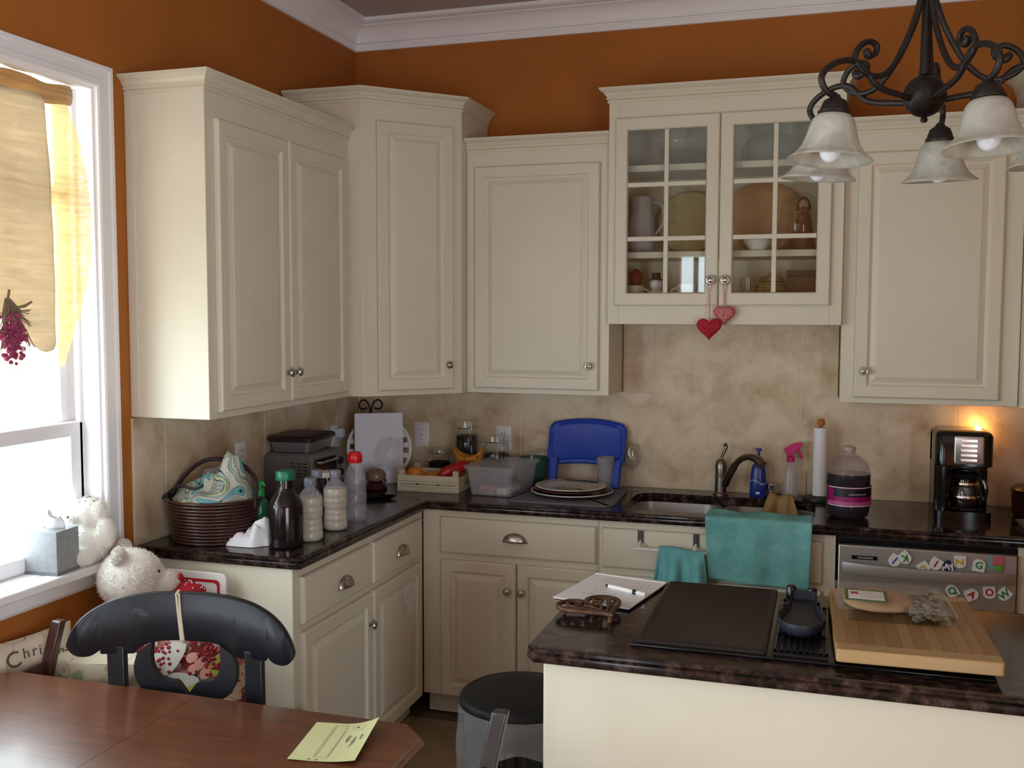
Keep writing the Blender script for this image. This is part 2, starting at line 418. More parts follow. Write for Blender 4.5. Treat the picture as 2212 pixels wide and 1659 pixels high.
wall_tiles(wall_back, T(0, 0, 0), [1.297, 2.205], tx)
ML = RZ(PI/2)   # local x runs along +y, local -y faces the room
wall_tiles(wall_left, ML, [-1.655, 0], [(0.9143, 1.336, [-1.655, -1.491, -0.860, -0.245, -0.012])])

# ------------------------------------------------------------------ cabinets
def rloop(x0, x1, z0, z1, y, i): return [(x0+i, y, z0+i), (x1-i, y, z0+i), (x1-i, y, z1-i), (x0+i, y, z1-i)]

def knob(parent, x, y, z, s=1.0):
    b = MB(); b.M = T(x, y, z) @ RX(PI/2)
    b.lathe([(0.0001, 0), (0.0085*s, 0), (0.0085*s, 0.002), (0.005*s, 0.005), (0.005*s, 0.012), (0.011*s, 0.015), (0.015*s, 0.018), (0.0155*s, 0.021), (0.013*s, 0.025), (0.010*s, 0.0255), (0.0085*s, 0.024), (0.006*s, 0.0262), (0.0001, 0.027)], 20)
    return b.obj('knob', nickel, parent)

def cup_pull(parent, x, y, z, a=0.05, h=0.036, p=0.026):
    b = MB()
    b.grid(lambda u, v: (x - a*math.cos(PI*u), y - p*math.sin(PI*u)*math.sin(PI/2*v) - 0.001, z - 0.012 + h*math.sin(PI*u)*math.cos(PI/2*v)), 24, 10)
    b.add([(x-a-0.003, y-0.001, z-0.016), (x+a+0.003, y-0.001, z-0.016), (x+a+0.003, y-0.001, z-0.010), (x-a-0.003, y-0.001, z-0.010)], [(0, 1, 2, 3)])
    return b.obj('cup_pull', nickel, parent, solid=0.002)

def raised_door(parent, x0, x1, z0, z1, y, kx=None, kz=None):
    f = MB(); f.rings([rloop(x0, x1, z0, z1, y-o, i) for i, o in ((0, 0.001), (0, 0.014), (0.002, 0.0175), (0.006, 0.020), (0.044, 0.020), (0.047, 0.0185), (0.049, 0.013), (0.054, 0.0105), (0.054, 0.004))], cap0=False, cap1=False)
    d = f.obj('door', cream, parent, ang=20)
    p = MB(); p.rings([rloop(x0, x1, z0, z1, y-o, i) for i, o in ((0.0535, 0.004), (0.0535, 0.0095), (0.058, 0.0095), (0.076, 0.0165), (0.079, 0.0190), (0.081, 0.0193))], cap0=False)
    p.obj('panel', cream, d, ang=20)
    if kx is not None: knob(d, kx, y-0.020, kz)
    return d

def drawer(parent, x0, x1, z0, z1, y, pulls=()):
    f = MB(); f.rings([rloop(x0, x1, z0, z1, y-o, i) for i, o in ((0, 0.001), (0, 0.013), (0.002, 0.0165), (0.007, 0.0195), (0.010, 0.020))], cap0=False)
    d = f.obj('drawer', cream, parent, ang=20)
    for px, pz in pulls: cup_pull(d, px, y-0.020, pz)
    return d

CROWN = [(0, -0.004), (0.006, -0.004), (0.006, 0.004), (0.003, 0.0055), (0.003, 0.008), (0.011, 0.010), (0.011, 0.015), (0.008, 0.0165), (0.008, 0.020), (0.013, 0.024), (0.018, 0.033), (0.028, 0.041), (0.031, 0.0425), (0.031, 0.045), (0.036, 0.046), (0.036, 0.054), (0, 0.054)]
def crown(parent, path, z): return MB().sweep([(o, z+h) for o, h in CROWN], path).obj('crown_molding', cream, parent, ang=20)

# upper cabinet on the window wall
UZ, UT = 1.338, 2.375
c = thing('wall_cabinet', 'cream two-door wall cabinet nearest the window, with its side panel in bright light', 'cabinet', (0.001, -1.647, 0), PI/2)
w = 0.9795
MB().box(0, -0.293, UZ, w, 0, UT+0.03).obj('body', cream, c, bevel=0.002)
MB().box(-0.006, -0.034, UZ+0.001, 0.001, 0, UT-0.002).obj('scribe_trim', cream, c, bevel=0.002)
crown(c, [(0, 0), (0, -0.293), (w-0.001, -0.293)], UT)
raised_door(c, 0.045, 0.478, UZ+0.022, 2.290, -0.293, 0.452, 1.465)
raised_door(c, 0.484, 0.930, UZ+0.022, 2.290, -0.293, 0.510, 1.465)

# diagonal corner cabinet
def corner_cabinet(label, M, mirror=False):
    c = thing('corner_wall_cabinet', label, 'cabinet')
    s = -1 if mirror else 1
    poly = [(0.013, -0.013), (0.013, -0.666), (0.352, -0.666), (0.666, -0.352), (0.666, -0.013)]
    P = [tuple((M @ Vector((x*s, y, 0)))[:2]) for x, y in poly]
    if mirror: P = P[::-1]
    ZT = 2.528
    b = MB(); b.rings([[(x, y, UZ) for x, y in P], [(x, y, ZT+0.03) for x, y in P]]); b.obj('body', cream, c, bevel=0.002)
    cr = P[1:] if not mirror else P[:-1]
    MB().sweep([(o, ZT+h) for o, h in CROWN], cr).obj('crown_molding', cream, c, ang=20)
    a, bb = (P[2], P[3]) if not mirror else (P[1], P[2])
    d = Vector((bb[0]-a[0], bb[1]-a[1])); ang = math.atan2(d.y, d.x)
    h = bpy.data.objects.new('door_hinge', None)
    L = d.length
    dr = raised_door(c, 0.062, L-0.045, UZ+0.022, 2.455, 0.0, L-0.072, 1.462)
    R = T(a[0], a[1], 0) @ RZ(ang)
    dr.matrix_basis = R
    bpy.data.objects.remove(h)
    return c
corner_cabinet('tall cream corner wall cabinet set diagonally, with one narrow door', Matrix.Identity(4))
corner_cabinet('cream diagonal corner wall cabinet cut off by the right picture edge', T(RX1-0.018, 0, 0), True)

# single-door cabinet between corner and glass cabinet
c = thing('wall_cabinet', 'cream one-door wall cabinet between the corner cabinet and glass cabinet', 'cabinet', (0.6675, -0.001, 0))
MB().box(0, -0.293, UZ, 0.6265, 0, UT+0.02).obj('body', cream, c, bevel=0.002)
crown(c, [(0.0, -0.293), (0.626, -0.293)], 2.366)
raised_door(c, 0.040, 0.585, UZ+0.022, 2.300, -0.293, 0.548, 1.462)

# right single-door cabinet
c = thing('wall_cabinet', 'cream one-door wall cabinet right of the glass cabinet, above the coffee maker', 'cabinet', (2.2075, -0.001, 0))
RW = 0.626
MB().box(0, -0.293, UZ, RW, 0, UT+0.02).obj('body', cream, c, bevel=0.002)
crown(c, [(0.0, -0.293), (RW-0.001, -0.293)], 2.366)
raised_door(c, 0.050, 0.560, UZ+0.022, 2.290, -0.293, 0.086, 1.462)

# glass-front cabinet over the sink
GX0, GW, GD, GZ0, GZ1 = 1.2955, 0.911, 0.335, 1.637, 2.530
c = thing('glass_front_cabinet', 'cream two-door cabinet with small glass panes, above the sink', 'cabinet', (GX0, -0.001, 0))
b = MB()
b.box(0, -GD+0.02, GZ0, 0.018, 0, GZ1+0.03); b.box(GW-0.018, -GD+0.02, GZ0, GW, 0, GZ1+0.03)
b.box(0.018, -GD+0.02, GZ0+0.045, GW-0.018, 0, GZ0+0.063); b.box(0.018, -GD+0.02, GZ1, GW-0.018, 0, GZ1+0.03)
b.box(0.018, -0.012, GZ0+0.063, GW-0.018, 0, GZ1); b.obj('body', cream, c)
ff = MB()
ff.box(0, -GD, GZ0, 0.045, -GD+0.02, GZ1+0.03); ff.box(GW-0.045, -GD, GZ0, GW, -GD+0.02, GZ1+0.03)
ff.box(0.045, -GD, GZ0, GW-0.045, -GD+0.02, GZ0+0.085); ff.box(0.045, -GD, 2.445, GW-0.045, -GD+0.02, GZ1+0.03)
ff.obj('face_frame', cream, c, bevel=0.0015)
for z in (1.905, 2.255): MB().box(0.019, -GD+0.045, z, GW-0.019, -0.012, z+0.026).obj('shelf', cream, c, bevel=0.002)
crown(c, [(0, 0), (0, -GD), (GW, -GD), (GW, 0)], GZ1)
for x0, x1, kx in ((0.030, 0.444, 0.418), (0.448, 0.866, 0.474)):
    z0, z1 = 1.712, 2.462; y = -GD; st = 0.052; mu = 0.009
    d = MB()
    d.rings([rloop(x0, x1, z0, z1, y-o, i) for i, o in ((0, 0.001), (0, 0.015), (0.005, 0.020), (st-0.006, 0.020), (st-0.002, 0.016), (st, 0.010), (st, 0.001))], cap0=False, cap1=False)
    dd = d.obj('door', cream, c, ang=20)
    gx0, gx1, gz0, gz1 = x0+st, x1-st, z0+st, z1-st; xm = (gx0+gx1)/2
    m = MB(); m.box(xm-mu, y-0.017, gz0, xm+mu, y-0.004, gz1)
    zr = [gz0 + (gz1-gz0)*k/3 for k in (1, 2)]
    for z in zr: m.box(gx0, y-0.0165, z-mu, gx1, y-0.0045, z+mu)
    m.obj('muntin_grid', cream, dd, bevel=0.002)
    zz = [gz0, zr[0], zr[1], gz1]
    for k in range(3):
        for xa, xb in ((gx0, xm), (xm, gx1)):
            MB().box(xa+0.001, y-0.0080, zz[k]+0.001, xb-0.001, y-0.0055, zz[k+1]-0.001).obj('pane', pane, dd, smooth=False)
    knob(dd, kx, y-0.020, 1.812, 1.25)

# base cabinets
BZ0, BZ1 = 0.095, 0.877
def base_body(c, x0, x1, d=0.575):
    MB().box(x0, -d, BZ0, x1, -0.002, BZ1).obj('body', cream, c, bevel=0.002)
    MB().box(x0+0.002, -d+0.06, 0.0, x1-0.002, -d+0.075, BZ0).obj('toe_kick', cream, c)
c = thing('base_cabinet', 'cream base cabinet by the window wall with two drawers over two doors', 'cabinet', (0.0, -1.634, 0), PI/2)
base_body(c, 0, 1.055)
drawer(c, 0.040, 0.535, 0.690, 0.842, -0.575, [(0.317, 0.755)])
drawer(c, 0.555, 1.010, 0.690, 0.842, -0.575, [(0.800, 0.757)])
raised_door(c, 0.040, 0.541, 0.100, 0.662, -0.575, 0.512, 0.548)
raised_door(c, 0.553, 1.005, 0.100, 0.662, -0.575)
c = thing('base_cabinet', 'cream base cabinet in the corner with one wide drawer over two doors', 'cabinet', (0.577, 0, 0))
base_body(c, 0, 0.742)
drawer(c, 0.082, 0.735, 0.700, 0.847, -0.575, [(0.404, 0.778)])
raised_door(c, 0.082, 0.408, 0.100, 0.672, -0.575, 0.374, 0.564)
raised_door(c, 0.413, 0.735, 0.100, 0.672, -0.575, 0.434, 0.563)
c = thing('sink_base_cabinet', 'cream base cabinet under the sink, with teal towels hanging in front', 'cabinet', (1.32, 0, 0))
b = MB(); b.box(0, -0.575, BZ0, 0.884, -0.555, BZ1); b.box(0, -0.555, BZ0, 0.018, -0.002, BZ1); b.box(0.866, -0.555, BZ0, 0.884, -0.002, BZ1); b.box(0.018, -0.555, BZ0, 0.866, -0.002, BZ0+0.018)
b.obj('body', cream, c, bevel=0.002)
MB().box(0.002, -0.515, 0, 0.863, -0.50, BZ0).obj('toe_kick', cream, c)
f = MB(); f.rings([rloop(0.018, 0.837, 0.692, 0.847, -0.575-o, i) for i, o in ((0, 0.001), (0, 0.013), (0.002, 0.0165), (0.007, 0.0195), (0.010, 0.020))], cap0=False); f.obj('tilt_front', cream, c, ang=20)
raised_door(c, 0.018, 0.425, 0.100, 0.664, -0.575, 0.39, 0.56)
raised_door(c, 0.430, 0.837, 0.100, 0.664, -0.575, 0.465, 0.56)
c = thing('base_cabinet', 'cream base cabinet at the right end, beside the dishwasher', 'cabinet', (2.807, 0, 0))
base_body(c, 0, 0.708)
drawer(c, 0.05, 0.66, 0.700, 0.847, -0.575)
raised_door(c, 0.05, 0.66, 0.100, 0.672, -0.575)

# countertop, L-shaped, with the sink cut-out
def slab(mb, outline, holes, z0, z1):
    for z in (z0, z1):
        bm = bmesh.new(); ed = []
        for loop in [outline] + holes:
            vv = [bm.verts.new((x, y, z)) for x, y in loop]
            for i in range(len(vv)): ed.append(bm.edges.new((vv[i], vv[(i+1) % len(vv)])))
        bmesh.ops.triangle_fill(bm, use_beauty=True, edges=ed)
        bm.verts.index_update()
        mb.add([v.co[:] for v in bm.verts], [tuple(v.index for v in f.verts) for f in bm.faces]); bm.free()
    for loop in [outline] + holes:
        mb.rings([[(x, y, z0) for x, y in loop], [(x, y, z1) for x, y in loop]], cap0=False, cap1=False)
CZ = 0.914
EDGE = [(-0.016, 0.0), (-0.007, -0.001), (-0.003, -0.0045), (-0.0025, -0.010), (-0.006, -0.013), (-0.001, -0.017), (0.0, -0.022), (-0.001, -0.031), (-0.004, -0.0355), (-0.016, -0.0365)]
ct = MB()
sink_hole = rrect(1.397, -0.530, 2.128, -0.135, 0.075, 6)
i = 0.0158
slab(ct, [(0.012, -1.65+i), (0.61-i, -1.65+i), (0.61-i, -0.61+i), (RX1-0.002, -0.61+i), (RX1-0.002, -0.012), (0.012, -0.012)], [sink_hole[::-1]], CZ-0.0365, CZ)
ct.sweep([(o, CZ+z) for o, z in EDGE], [(0.012, -1.65), (0.596, -1.65), (0.61, -1.636), (0.61, -0.61), (RX1-0.002, -0.61)])
o = ct.obj('countertop', granite, ang=30)
tag(o, 'dark polished granite countertop running around the corner with the sink cut into it', 'countertop')

s = thing('kitchen_sink', 'double-bowl stainless steel sink set under the dark countertop', 'sink')
for x0, x1 in ((1.392, 1.752), (1.772, 2.133)):
    b = MB(); lv = [(0.8775, -0.008), (0.8760, 0.006), (0.74, 0.014), (0.712, 0.024), (0.702, 0.05)]
    b.rings([[(x, y, z) for x, y in rrect(x0+q, -0.535+q, x1-q, -0.130-q, 0.07, 6)] for z, q in lv], cap0=False)
    bo = b.obj('bowl', steel, s, solid=0.002, ang=50)
    d = MB(); d.lathe([(0.0001, 0.7035), (0.03, 0.7035), (0.043, 0.706), (0.045, 0.7045)], 20, ((x0+x1)/2, -0.33, 0)); d.obj('drain', chrome, bo)

# dishwasher
c = thing('dishwasher', 'stainless steel dishwasher with a bowed bar handle and letter magnets', 'dishwasher', (2.207, 0, 0))
MB().box(0.002, -0.56, 0.02, 0.598, -0.01, 0.872).obj('body', black_matte, c)
MB().box(0.006, -0.597, 0.118, 0.594, -0.562, 0.846).obj('door_panel', steel, c, bevel=0.004)
MB().box(0.004, -0.580, 0.848, 0.596, -0.562, 0.862).obj('vent_strip', black_gloss, c, bevel=0.002)
b = MB()
hl = []
for k in range(21):
    u = k/20; x = 0.020 + 0.568*u; yy = -0.606 - 0.042*math.sin(PI*u)**0.8
    hl.append([(x, yy, 0.748), (x, yy-0.006, 0.750), (x, yy-0.008, 0.768), (x, yy-0.006, 0.786), (x, yy, 0.788), (x, yy+0.006, 0.768)])
b.rings(hl); b.box(0.020, -0.61, 0.750, 0.045, -0.597, 0.786); b.box(0.563, -0.61, 0.750, 0.588, -0.597, 0.786)
b.obj('handle', steel, c, ang=30)
b = MB(); b.box(0.052, -0.5985, 0.796, 0.140, -0.5965, 0.810); b.obj('badge_slot', black_gloss, c); b = MB(); b.box(0.072, -0.5995, 0.800, 0.125, -0.598, 0.806); b.obj('badge', steel, c)

# island
c = thing('kitchen_island', 'cream kitchen island with a plain panel facing the table', 'island', (0, 0, 0))
MB().box(1.548, -2.187, 0.0, 3.05, -1.612, 0.877).obj('body', cream, c, bevel=0.003)
it = MB(); q = 0.0158
path = [(3.08, -1.575), (1.53, -1.575), (1.512, -1.593), (1.512, -2.200), (1.532, -2.222), (3.08, -2.222)]
inn = [(3.08, -1.575-q), (1.53+q, -1.575-q), (1.512+q, -1.6), (1.512+q, -2.2), (1.534+q*0.5, -2.222+q), (3.08, -2.222+q)]
slab(it, inn, [], CZ-0.0365, CZ)
it.sweep([(o_, CZ+z) for o_, z in EDGE], path)
o = it.obj('island_countertop', granite, ang=30)
tag(o, 'dark speckled granite top of the island, with cooktop and cutting board on it', 'countertop')
# ------------------------------------------------------------------ dining table
t = thing('dining_table', 'glossy cherry wood dining table with clipped corners and a center leaf seam', 'table', (0.705, -2.86, 0))
TX, TY, TZ, CH = 0.622, 0.548, 0.74, 0.062
def octo(i): return [(TX-CH, TY-i), (-TX+CH, TY-i), (-TX+i, TY-CH), (-TX+i, -TY+CH), (-TX+CH, -TY+i), (TX-CH, -TY+i), (TX-i, -TY+CH), (TX-i, TY-CH)]
def half(sx):
    b = MB()
    def pl(i):
        p = [(0.0006, TY-i), (TX-CH-i*0.4, TY-i), (TX-i, TY-CH-i*0.4), (TX-i, -TY+CH+i*0.4), (TX-CH-i*0.4, -TY+i), (0.0006, -TY+i)]
        return [(x*sx, y) for x, y in p]
    b.rings([[(x, y, z) for x, y in pl(i)] for i, z in ((0.016, TZ-0.030), (0.004, TZ-0.026), (0.0, TZ-0.018), (0.001, TZ-0.010), (0.006, TZ-0.008), (0.009, TZ-0.001), (0.012, TZ))])
    return b
half(1).obj('tabletop_leaf', cherry, t, ang=30); half(-1).obj('tabletop_leaf', cherry, t, ang=30)
b = MB()
for x0, y0, x1, y1 in ((-TX+0.10, TY-0.125, TX-0.10, TY-0.10), (-TX+0.10, -TY+0.10, TX-0.10, -TY+0.125), (-TX+0.10, -TY+0.10, -TX+0.125, TY-0.10), (TX-0.125, -TY+0.10, TX-0.10, TY-0.10)): b.box(x0, y0, TZ-0.125, x1, y1, TZ-0.030)
b.obj('apron', cherry, t)
for sx in (-1, 1):
    for sy in (-1, 1):
        MB().lathe([(0.018, 0), (0.024, 0.03), (0.020, 0.06), (0.028, 0.3), (0.034, 0.45), (0.026, 0.5), (0.036, 0.53), (0.036, 0.712)], 16, (sx*(TX-0.125), sy*(TY-0.125), 0)).obj('leg', cherry, t)

# ------------------------------------------------------------------ black napoleon chairs
def rail_y(x): return -0.62*x*x
def napoleon_chair(label, loc, rz, m, rope=True, cat='chair'):
    c = thing('napoleon_chair', label, cat, loc, rz)
    SX = 1.07
    # kidney-shaped top rail: outline mirrored, bent so its ends come forward
    top = [(0, .977), (.06, .976), (.12, .970), (.17, .958), (.215, .938), (.25, .910), (.270, .878), (.274, .850), (.266, .826), (.246, .813), (.222, .816), (.206, .830), (.199, .836), (.196, .820)]
    bot = [(0, .854), (.05, .853), (.09, .846), (.115, .832), (.125, .820)]
    def curve(pts):
        P = spline([(x, z, 0) for x, z in pts], 10); P = [(max(0.0, p.x), p.y) for p in P]
        def ev(x):
            for a, b in zip(P, P[1:]):
                if min(a[0], b[0]) <= x <= max(a[0], b[0]): return a[1] + (b[1]-a[1])*((x-a[0])/max(1e-7, b[0]-a[0]))
            return P[-1][1]
        return ev
    top_z = curve([(0, .977), (.06, .976), (.12, .970), (.17, .958), (.212, .938), (.243, .912), (.262, .884), (.271, .862), (.274, .846)])
    in_z = curve([(0, .854), (.05, .853), (.09, .846), (.115, .833), (.127, .819)])
    lobe_z = curve([(.2012, .838), (.206, .829), (.216, .819), (.230, .814), (.246, .814), (.259, .819), (.267, .827), (.272, .836), (.274, .843)])
    def bot_z(x): return in_z(x) if x <= .127 else (.819 if x <= .200 else lobe_z(x))
    xs = [.274*math.sin(PI/2*k/34) for k in range(35)] + [.127, .1271, .1999, .2012]
    xs = sorted(set(round(x, 5) for x in xs)); xs = [-x for x in xs[::-1] if x > 0] + xs
    loops = []
    th = 0.011
    for x in xs:
        ax = abs(x); zt, zb = top_z(ax), bot_z(ax); y = rail_y(x)
        if zt - zb < 0.002: zt = zb + 0.002
        e = min(0.004, (zt-zb)*0.3)
        loops.append([(x*SX, y-th, zb+e), (x*SX, y-th, zt-e), (x*SX, y-th+0.004, zt), (x*SX, y+th-0.004, zt), (x*SX, y+th, zt-e), (x*SX, y+th, zb+e), (x*SX, y+th-0.004, zb), (x*SX, y-th+0.004, zb)])
    b = MB(); b.rings(loops); b.obj('top_rail', m, c, ang=65)
    # lyre-shaped splat hanging from the rail
    outer = [(.124, .825), (.134, .79), (.130, .755), (.112, .725), (.085, .706), (.05, .698), (.02, .701), (0, .703)]
    inner = [(.088, .850), (.092, .808), (.084, .776), (.068, .757), (.046, .750), (.028, .748), (.014, .732), (0, .713)]
    o_ = spline([(x, z, 0) for x, z in outer], 5); i_ = spline([(x, z, 0) for x, z in inner], 5)
    pts = [(p.x, p.y, q.x, q.y) for p, q in zip(o_, i_)]
    pts = pts + [(-a, bz, -cx, dz) for a, bz, cx, dz in pts[::-1][1:]]
    loops = []
    for a, bz, cx, dz in pts:
        y1, y2 = rail_y(a), rail_y(cx)
        loops.append([(a, y1-0.010, bz), (cx, y2-0.010, dz), (cx, y2+0.010, dz), (a, y1+0.010, bz)])
    b = MB(); b.rings(loops); b.obj('splat', m, c, ang=50)
    for s in (-1, 1):
        b = MB(); lp = []
        for z, y in ((0.0, 0.055), (0.25, 0.02), (0.45, 0.0), (0.65, -0.012), (0.84, rail_y(.16))):
            x = s*(0.180 - (0.02 if z < 0.3 else 0)); ww = 0.023
            lp.append([(x-ww, y-0.012, z), (x+ww, y-0.012, z), (x+ww, y+0.012, z), (x-ww, y+0.012, z)])
        b.rings(lp); b.obj('back_post', m, c, bevel=0.004)
        b = MB(); b.rings([[(s*0.19-q, -0.43-q, z), (s*0.19+q, -0.43-q, z), (s*0.19+q, -0.43+q, z), (s*0.19-q, -0.43+q, z)] for z, q in ((0, 0.015), (0.42, 0.021))]); b.obj('leg', m, c, bevel=0.004)
    st = MB(); st.rings([[(x, y, z) for x, y in rrect(-0.22, -0.46, 0.22, 0.0, 0.05, 4)] for z in (0.425, 0.45)]); st.obj('seat', m, c, bevel=0.008)
    b = MB(); b.tube([(-0.185, -0.43, 0.2), (0.185, -0.43, 0.2)], 0.010); b.tube([(-0.15, 0.03, 0.22), (0.15, 0.03, 0.22)], 0.010); b.obj('stretcher', m, c)
    if rope:
        b = MB(); b.tube([(-0.020, 0.012, .955), (-0.021, 0.0, .9795), (-0.020, -0.0125, .976)], 0.0035, 6)
        b.tube([(-0.022, -0.0135, .977), (-0.018, -0.0135, .93), (-0.010, -0.0135, .858), (-0.008, -0.004, .849)], [0.0025, 0.003, 0.0042, 0.0042], 6)
        b.tube([(-0.014, -0.0135, .977), (-0.012, -0.0135, .93), (-0.006, -0.0135, .858), (-0.006, 0.008, .849)], [0.0025, 0.003, 0.004, 0.004], 6)
        b.obj('tie_cord', mat('cream_cord', (0.55, 0.48, 0.35), 0.9), c, label='cream cord tied over the top rail')
    return c
napoleon_chair('black chair with a wide curved top rail and lyre back, behind the table', (0.638, -2.262, 0), math.radians(11), black_wood)

# plain wooden chairs at the two ends of the table (one back post of each in view)
def wooden_chair(label, loc, rz, m, flare, lean, top):
    c = thing('wooden_chair', label, 'chair', loc, rz)
    for s in (-1, 1):
        b = MB(); lp = []
        for k in range(13):
            z = top*k/12; q = max(0, (z-0.45)/(top-0.45)); sp = 0.175 + flare*q*q; xx = lean*q**1.4 if z > 0.45 else -0.02*(0.45-z)/0.45
            ex = 0.017; ey = 0.013; y = s*sp
            lp.append([(xx-ex, y-ey, z), (xx+ex, y-ey, z), (xx+ex, y+ey, z), (xx-ex, y+ey, z)])
        b.rings(lp); b.obj('back_post', m, c, bevel=0.005, seg=3)
        b = MB(); b.box(0.40, s*0.17-0.016, 0, 0.432, s*0.17+0.016, 0.42); b.obj('leg', m, c, bevel=0.003)
    for k in range(3):
        q = 0.2+0.22*k; MB().box(lean*q**1.4-0.006, -0.175-flare*q*q, 0.45+(top-0.45)*q, lean*q**1.4+0.006, 0.175+flare*q*q, 0.45+(top-0.45)*q+0.035).obj('back_slat', m, c, bevel=0.003)
    MB().box(-0.02, -0.20, 0.42, 0.44, 0.20, 0.445).obj('seat', m, c, bevel=0.006)
wooden_chair('reddish brown wooden chair at the left, one back post in view', (0.13, -2.405, 0), 0, brown_wood, 0.052, 0.035, 0.836)
wooden_chair('dark brown chair at the right end of the table, only one post top showing', (1.475, -2.665, 0), PI, mat('worn_dark_chair_paint', (0.035, 0.026, 0.024), 0.40, var=0.25, vscale=12, coat=0.15), 0.022, -0.062, 0.862)

# bench in the corner behind the black chair, carries the bear and cushions
bn = thing('bench', 'low wooden bench in the corner, hidden behind the black chair', 'bench', (0.02, -2.02, 0))
MB().box(0, -0.09, 0.40, 0.62, 0.36, 0.43).obj('seat', brown_wood, bn, bevel=0.004)
for x in (0.02, 0.56):
    for y in (-0.08, 0.31): MB().box(x, y, 0, x+0.04, y+0.04, 0.40).obj('leg', brown_wood, bn)

# ------------------------------------------------------------------ cushions
def pillow(name, w, h, d, M, m, parent, n=22, pinch=0.86, seed=0):
    def pt(u, v, s):
        a = 2*u-1; b_ = 2*v-1
        k = (1-abs(a)**2.6)*(1-abs(b_)**2.6); q = pinch + (1-pinch)*(abs(a)*abs(b_))**1.2
        qx = 1-(1-pinch)*0.35*(1-abs(b_)**2)*abs(a)**3; 
        return M @ Vector((a*w/2*(1-0.07*(1-b_*b_)*abs(a)**4), s*d/2*max(0, k)**0.42 + 0.006*nz(a*2+seed, b_*2, s), b_*h/2*(1-0.07*(1-a*a)*abs(b_)**4)))
    b = MB(); b.grid(lambda u, v: pt(u, v, -1), n, n); b.grid(lambda u, v: pt(u, v, 1), n, n)
    o = b.obj(name, m, parent, ang=80)
    return o
def patch_mat(name, base, layers, rough=0.85):
    m = bpy.data.materials.new(name); m.use_nodes = True; nt = m.node_tree; L = nt.links
    b = nt.nodes['Principled BSDF']; b.inputs['Roughness'].default_value = rough; b.inputs['Specular IOR Level'].default_value = 0.2
    tc = nt.nodes.new('ShaderNodeTexCoord'); cur = None
    for kind, scale, lo, hi, col, off in layers:
        mp = nt.nodes.new('ShaderNodeMapping'); mp.inputs['Location'].default_value = (off, off*0.7, off*1.3); L.new(tc.outputs['Object'], mp.inputs['Vector'])
        if kind == 'n':
            t_ = nt.nodes.new('ShaderNodeTexNoise'); t_.inputs['Scale'].default_value = scale; t_.inputs['Detail'].default_value = 2; out = t_.outputs['Fac']
        elif kind == 'e':
            t_ = nt.nodes.new('ShaderNodeTexVoronoi'); t_.feature = 'DISTANCE_TO_EDGE'; t_.inputs['Scale'].default_value = scale; out = t_.outputs['Distance']
        else:
            t_ = nt.nodes.new('ShaderNodeTexVoronoi'); t_.inputs['Scale'].default_value = scale; out = t_.outputs['Distance']
        if kind == 'e' or kind == 'v':
            nw = nt.nodes.new('ShaderNodeTexNoise'); nw.inputs['Scale'].default_value = 14; nw.inputs['Detail'].default_value = 1; L.new(tc.outputs['Object'], nw.inputs['Vector'])
            vm = nt.nodes.new('ShaderNodeVectorMath'); vm.operation = 'MULTIPLY_ADD'; vm.inputs[1].default_value = (0.06, 0.06, 0.06)
            L.new(nw.outputs['Color'], vm.inputs[0]); L.new(mp.outputs['Vector'], vm.inputs[2]); L.new(vm.outputs['Vector'], t_.inputs['Vector'])
        else: L.new(mp.outputs['Vector'], t_.inputs['Vector'])
        mr = nt.nodes.new('ShaderNodeMapRange'); mr.inputs['From Min'].default_value = lo; mr.inputs['From Max'].default_value = hi; L.new(out, mr.inputs['Value'])
        mx = nt.nodes.new('ShaderNodeMix'); mx.data_type = 'RGBA'
        mx.inputs['A'].default_value = (*base, 1)
        if cur is not None: L.new(cur, mx.inputs['A'])
        mx.inputs['B'].default_value = (*col, 1); L.new(mr.outputs['Result'], mx.inputs['Factor']); cur = mx.outputs['Result']
    L.new(cur, b.inputs['Base Color']); MATS[name] = m; return m
red_floral = patch_mat('red_berry_fabric', (0.50, 0.40, 0.31), [('n', 18, .46, .50, (0.17, 0.02, 0.025), 7.7), ('n', 22, .56, .60, (0.28, 0.12, 0.09), 3.1), ('v', 55, .26, .18, (0.28, 0.012, 0.02), 1.0), ('e', 22, .012, .004, (0.05, 0.02, 0.015), 2)])
cream_floral = patch_mat('cream_floral_fabric', (0.66, 0.59, 0.45), [('n', 12, .62, .66, (0.30, 0.36, 0.24), 2), ('n', 14, .64, .68, (0.52, 0.33, 0.28), 8), ('e', 9, .010, .003, (0.22, 0.24, 0.16), 5)])
stitch_floral = patch_mat('embroidered_fabric', (0.66, 0.57, 0.46), [('n', 10, .60, .66, (0.58, 0.40, 0.38), 4), ('n', 16, .66, .70, (0.30, 0.10, 0.12), 11), ('e', 7, .009, .003, (0.26, 0.24, 0.14), 9)])
thread = mat('dark_thread', (0.10, 0.08, 0.05), 0.9)

c1 = thing('cushion', 'red and lime floral cushion with berries, seen through the chair back', 'cushion', (0.455, -1.985, 0.645), math.radians(12))
pillow('cover', 0.37, 0.34, 0.12, RX(math.radians(-12)), red_floral, c1)
Mq = RX(math.radians(-12))
def onpillow(a, h, w=0.37, hh=0.34, d=0.12, off=0.0006):
    aa, bb = a/(w/2), h/(hh/2); k_ = max(0, (1-abs(aa)**2.6)*(1-abs(bb)**2.6)); return Mq @ Vector((a, -(d/2)*k_**0.42-0.0065-off, h))
def leaf_print(name, cx, cz, rx, rz, ang, m, off):
    b = MB(); ca, sa = math.cos(ang), math.sin(ang)
    def f(u, v):
        r = v; x, z = rx*r*math.cos(2*PI*u), rz*r*math.sin(2*PI*u)*(1-0.35*math.cos(2*PI*u))
        return onpillow(cx+x*ca-z*sa, cz+x*sa+z*ca, off=off)
    b.grid(f, 28, 6); b.obj(name, m, c1, ang=180)
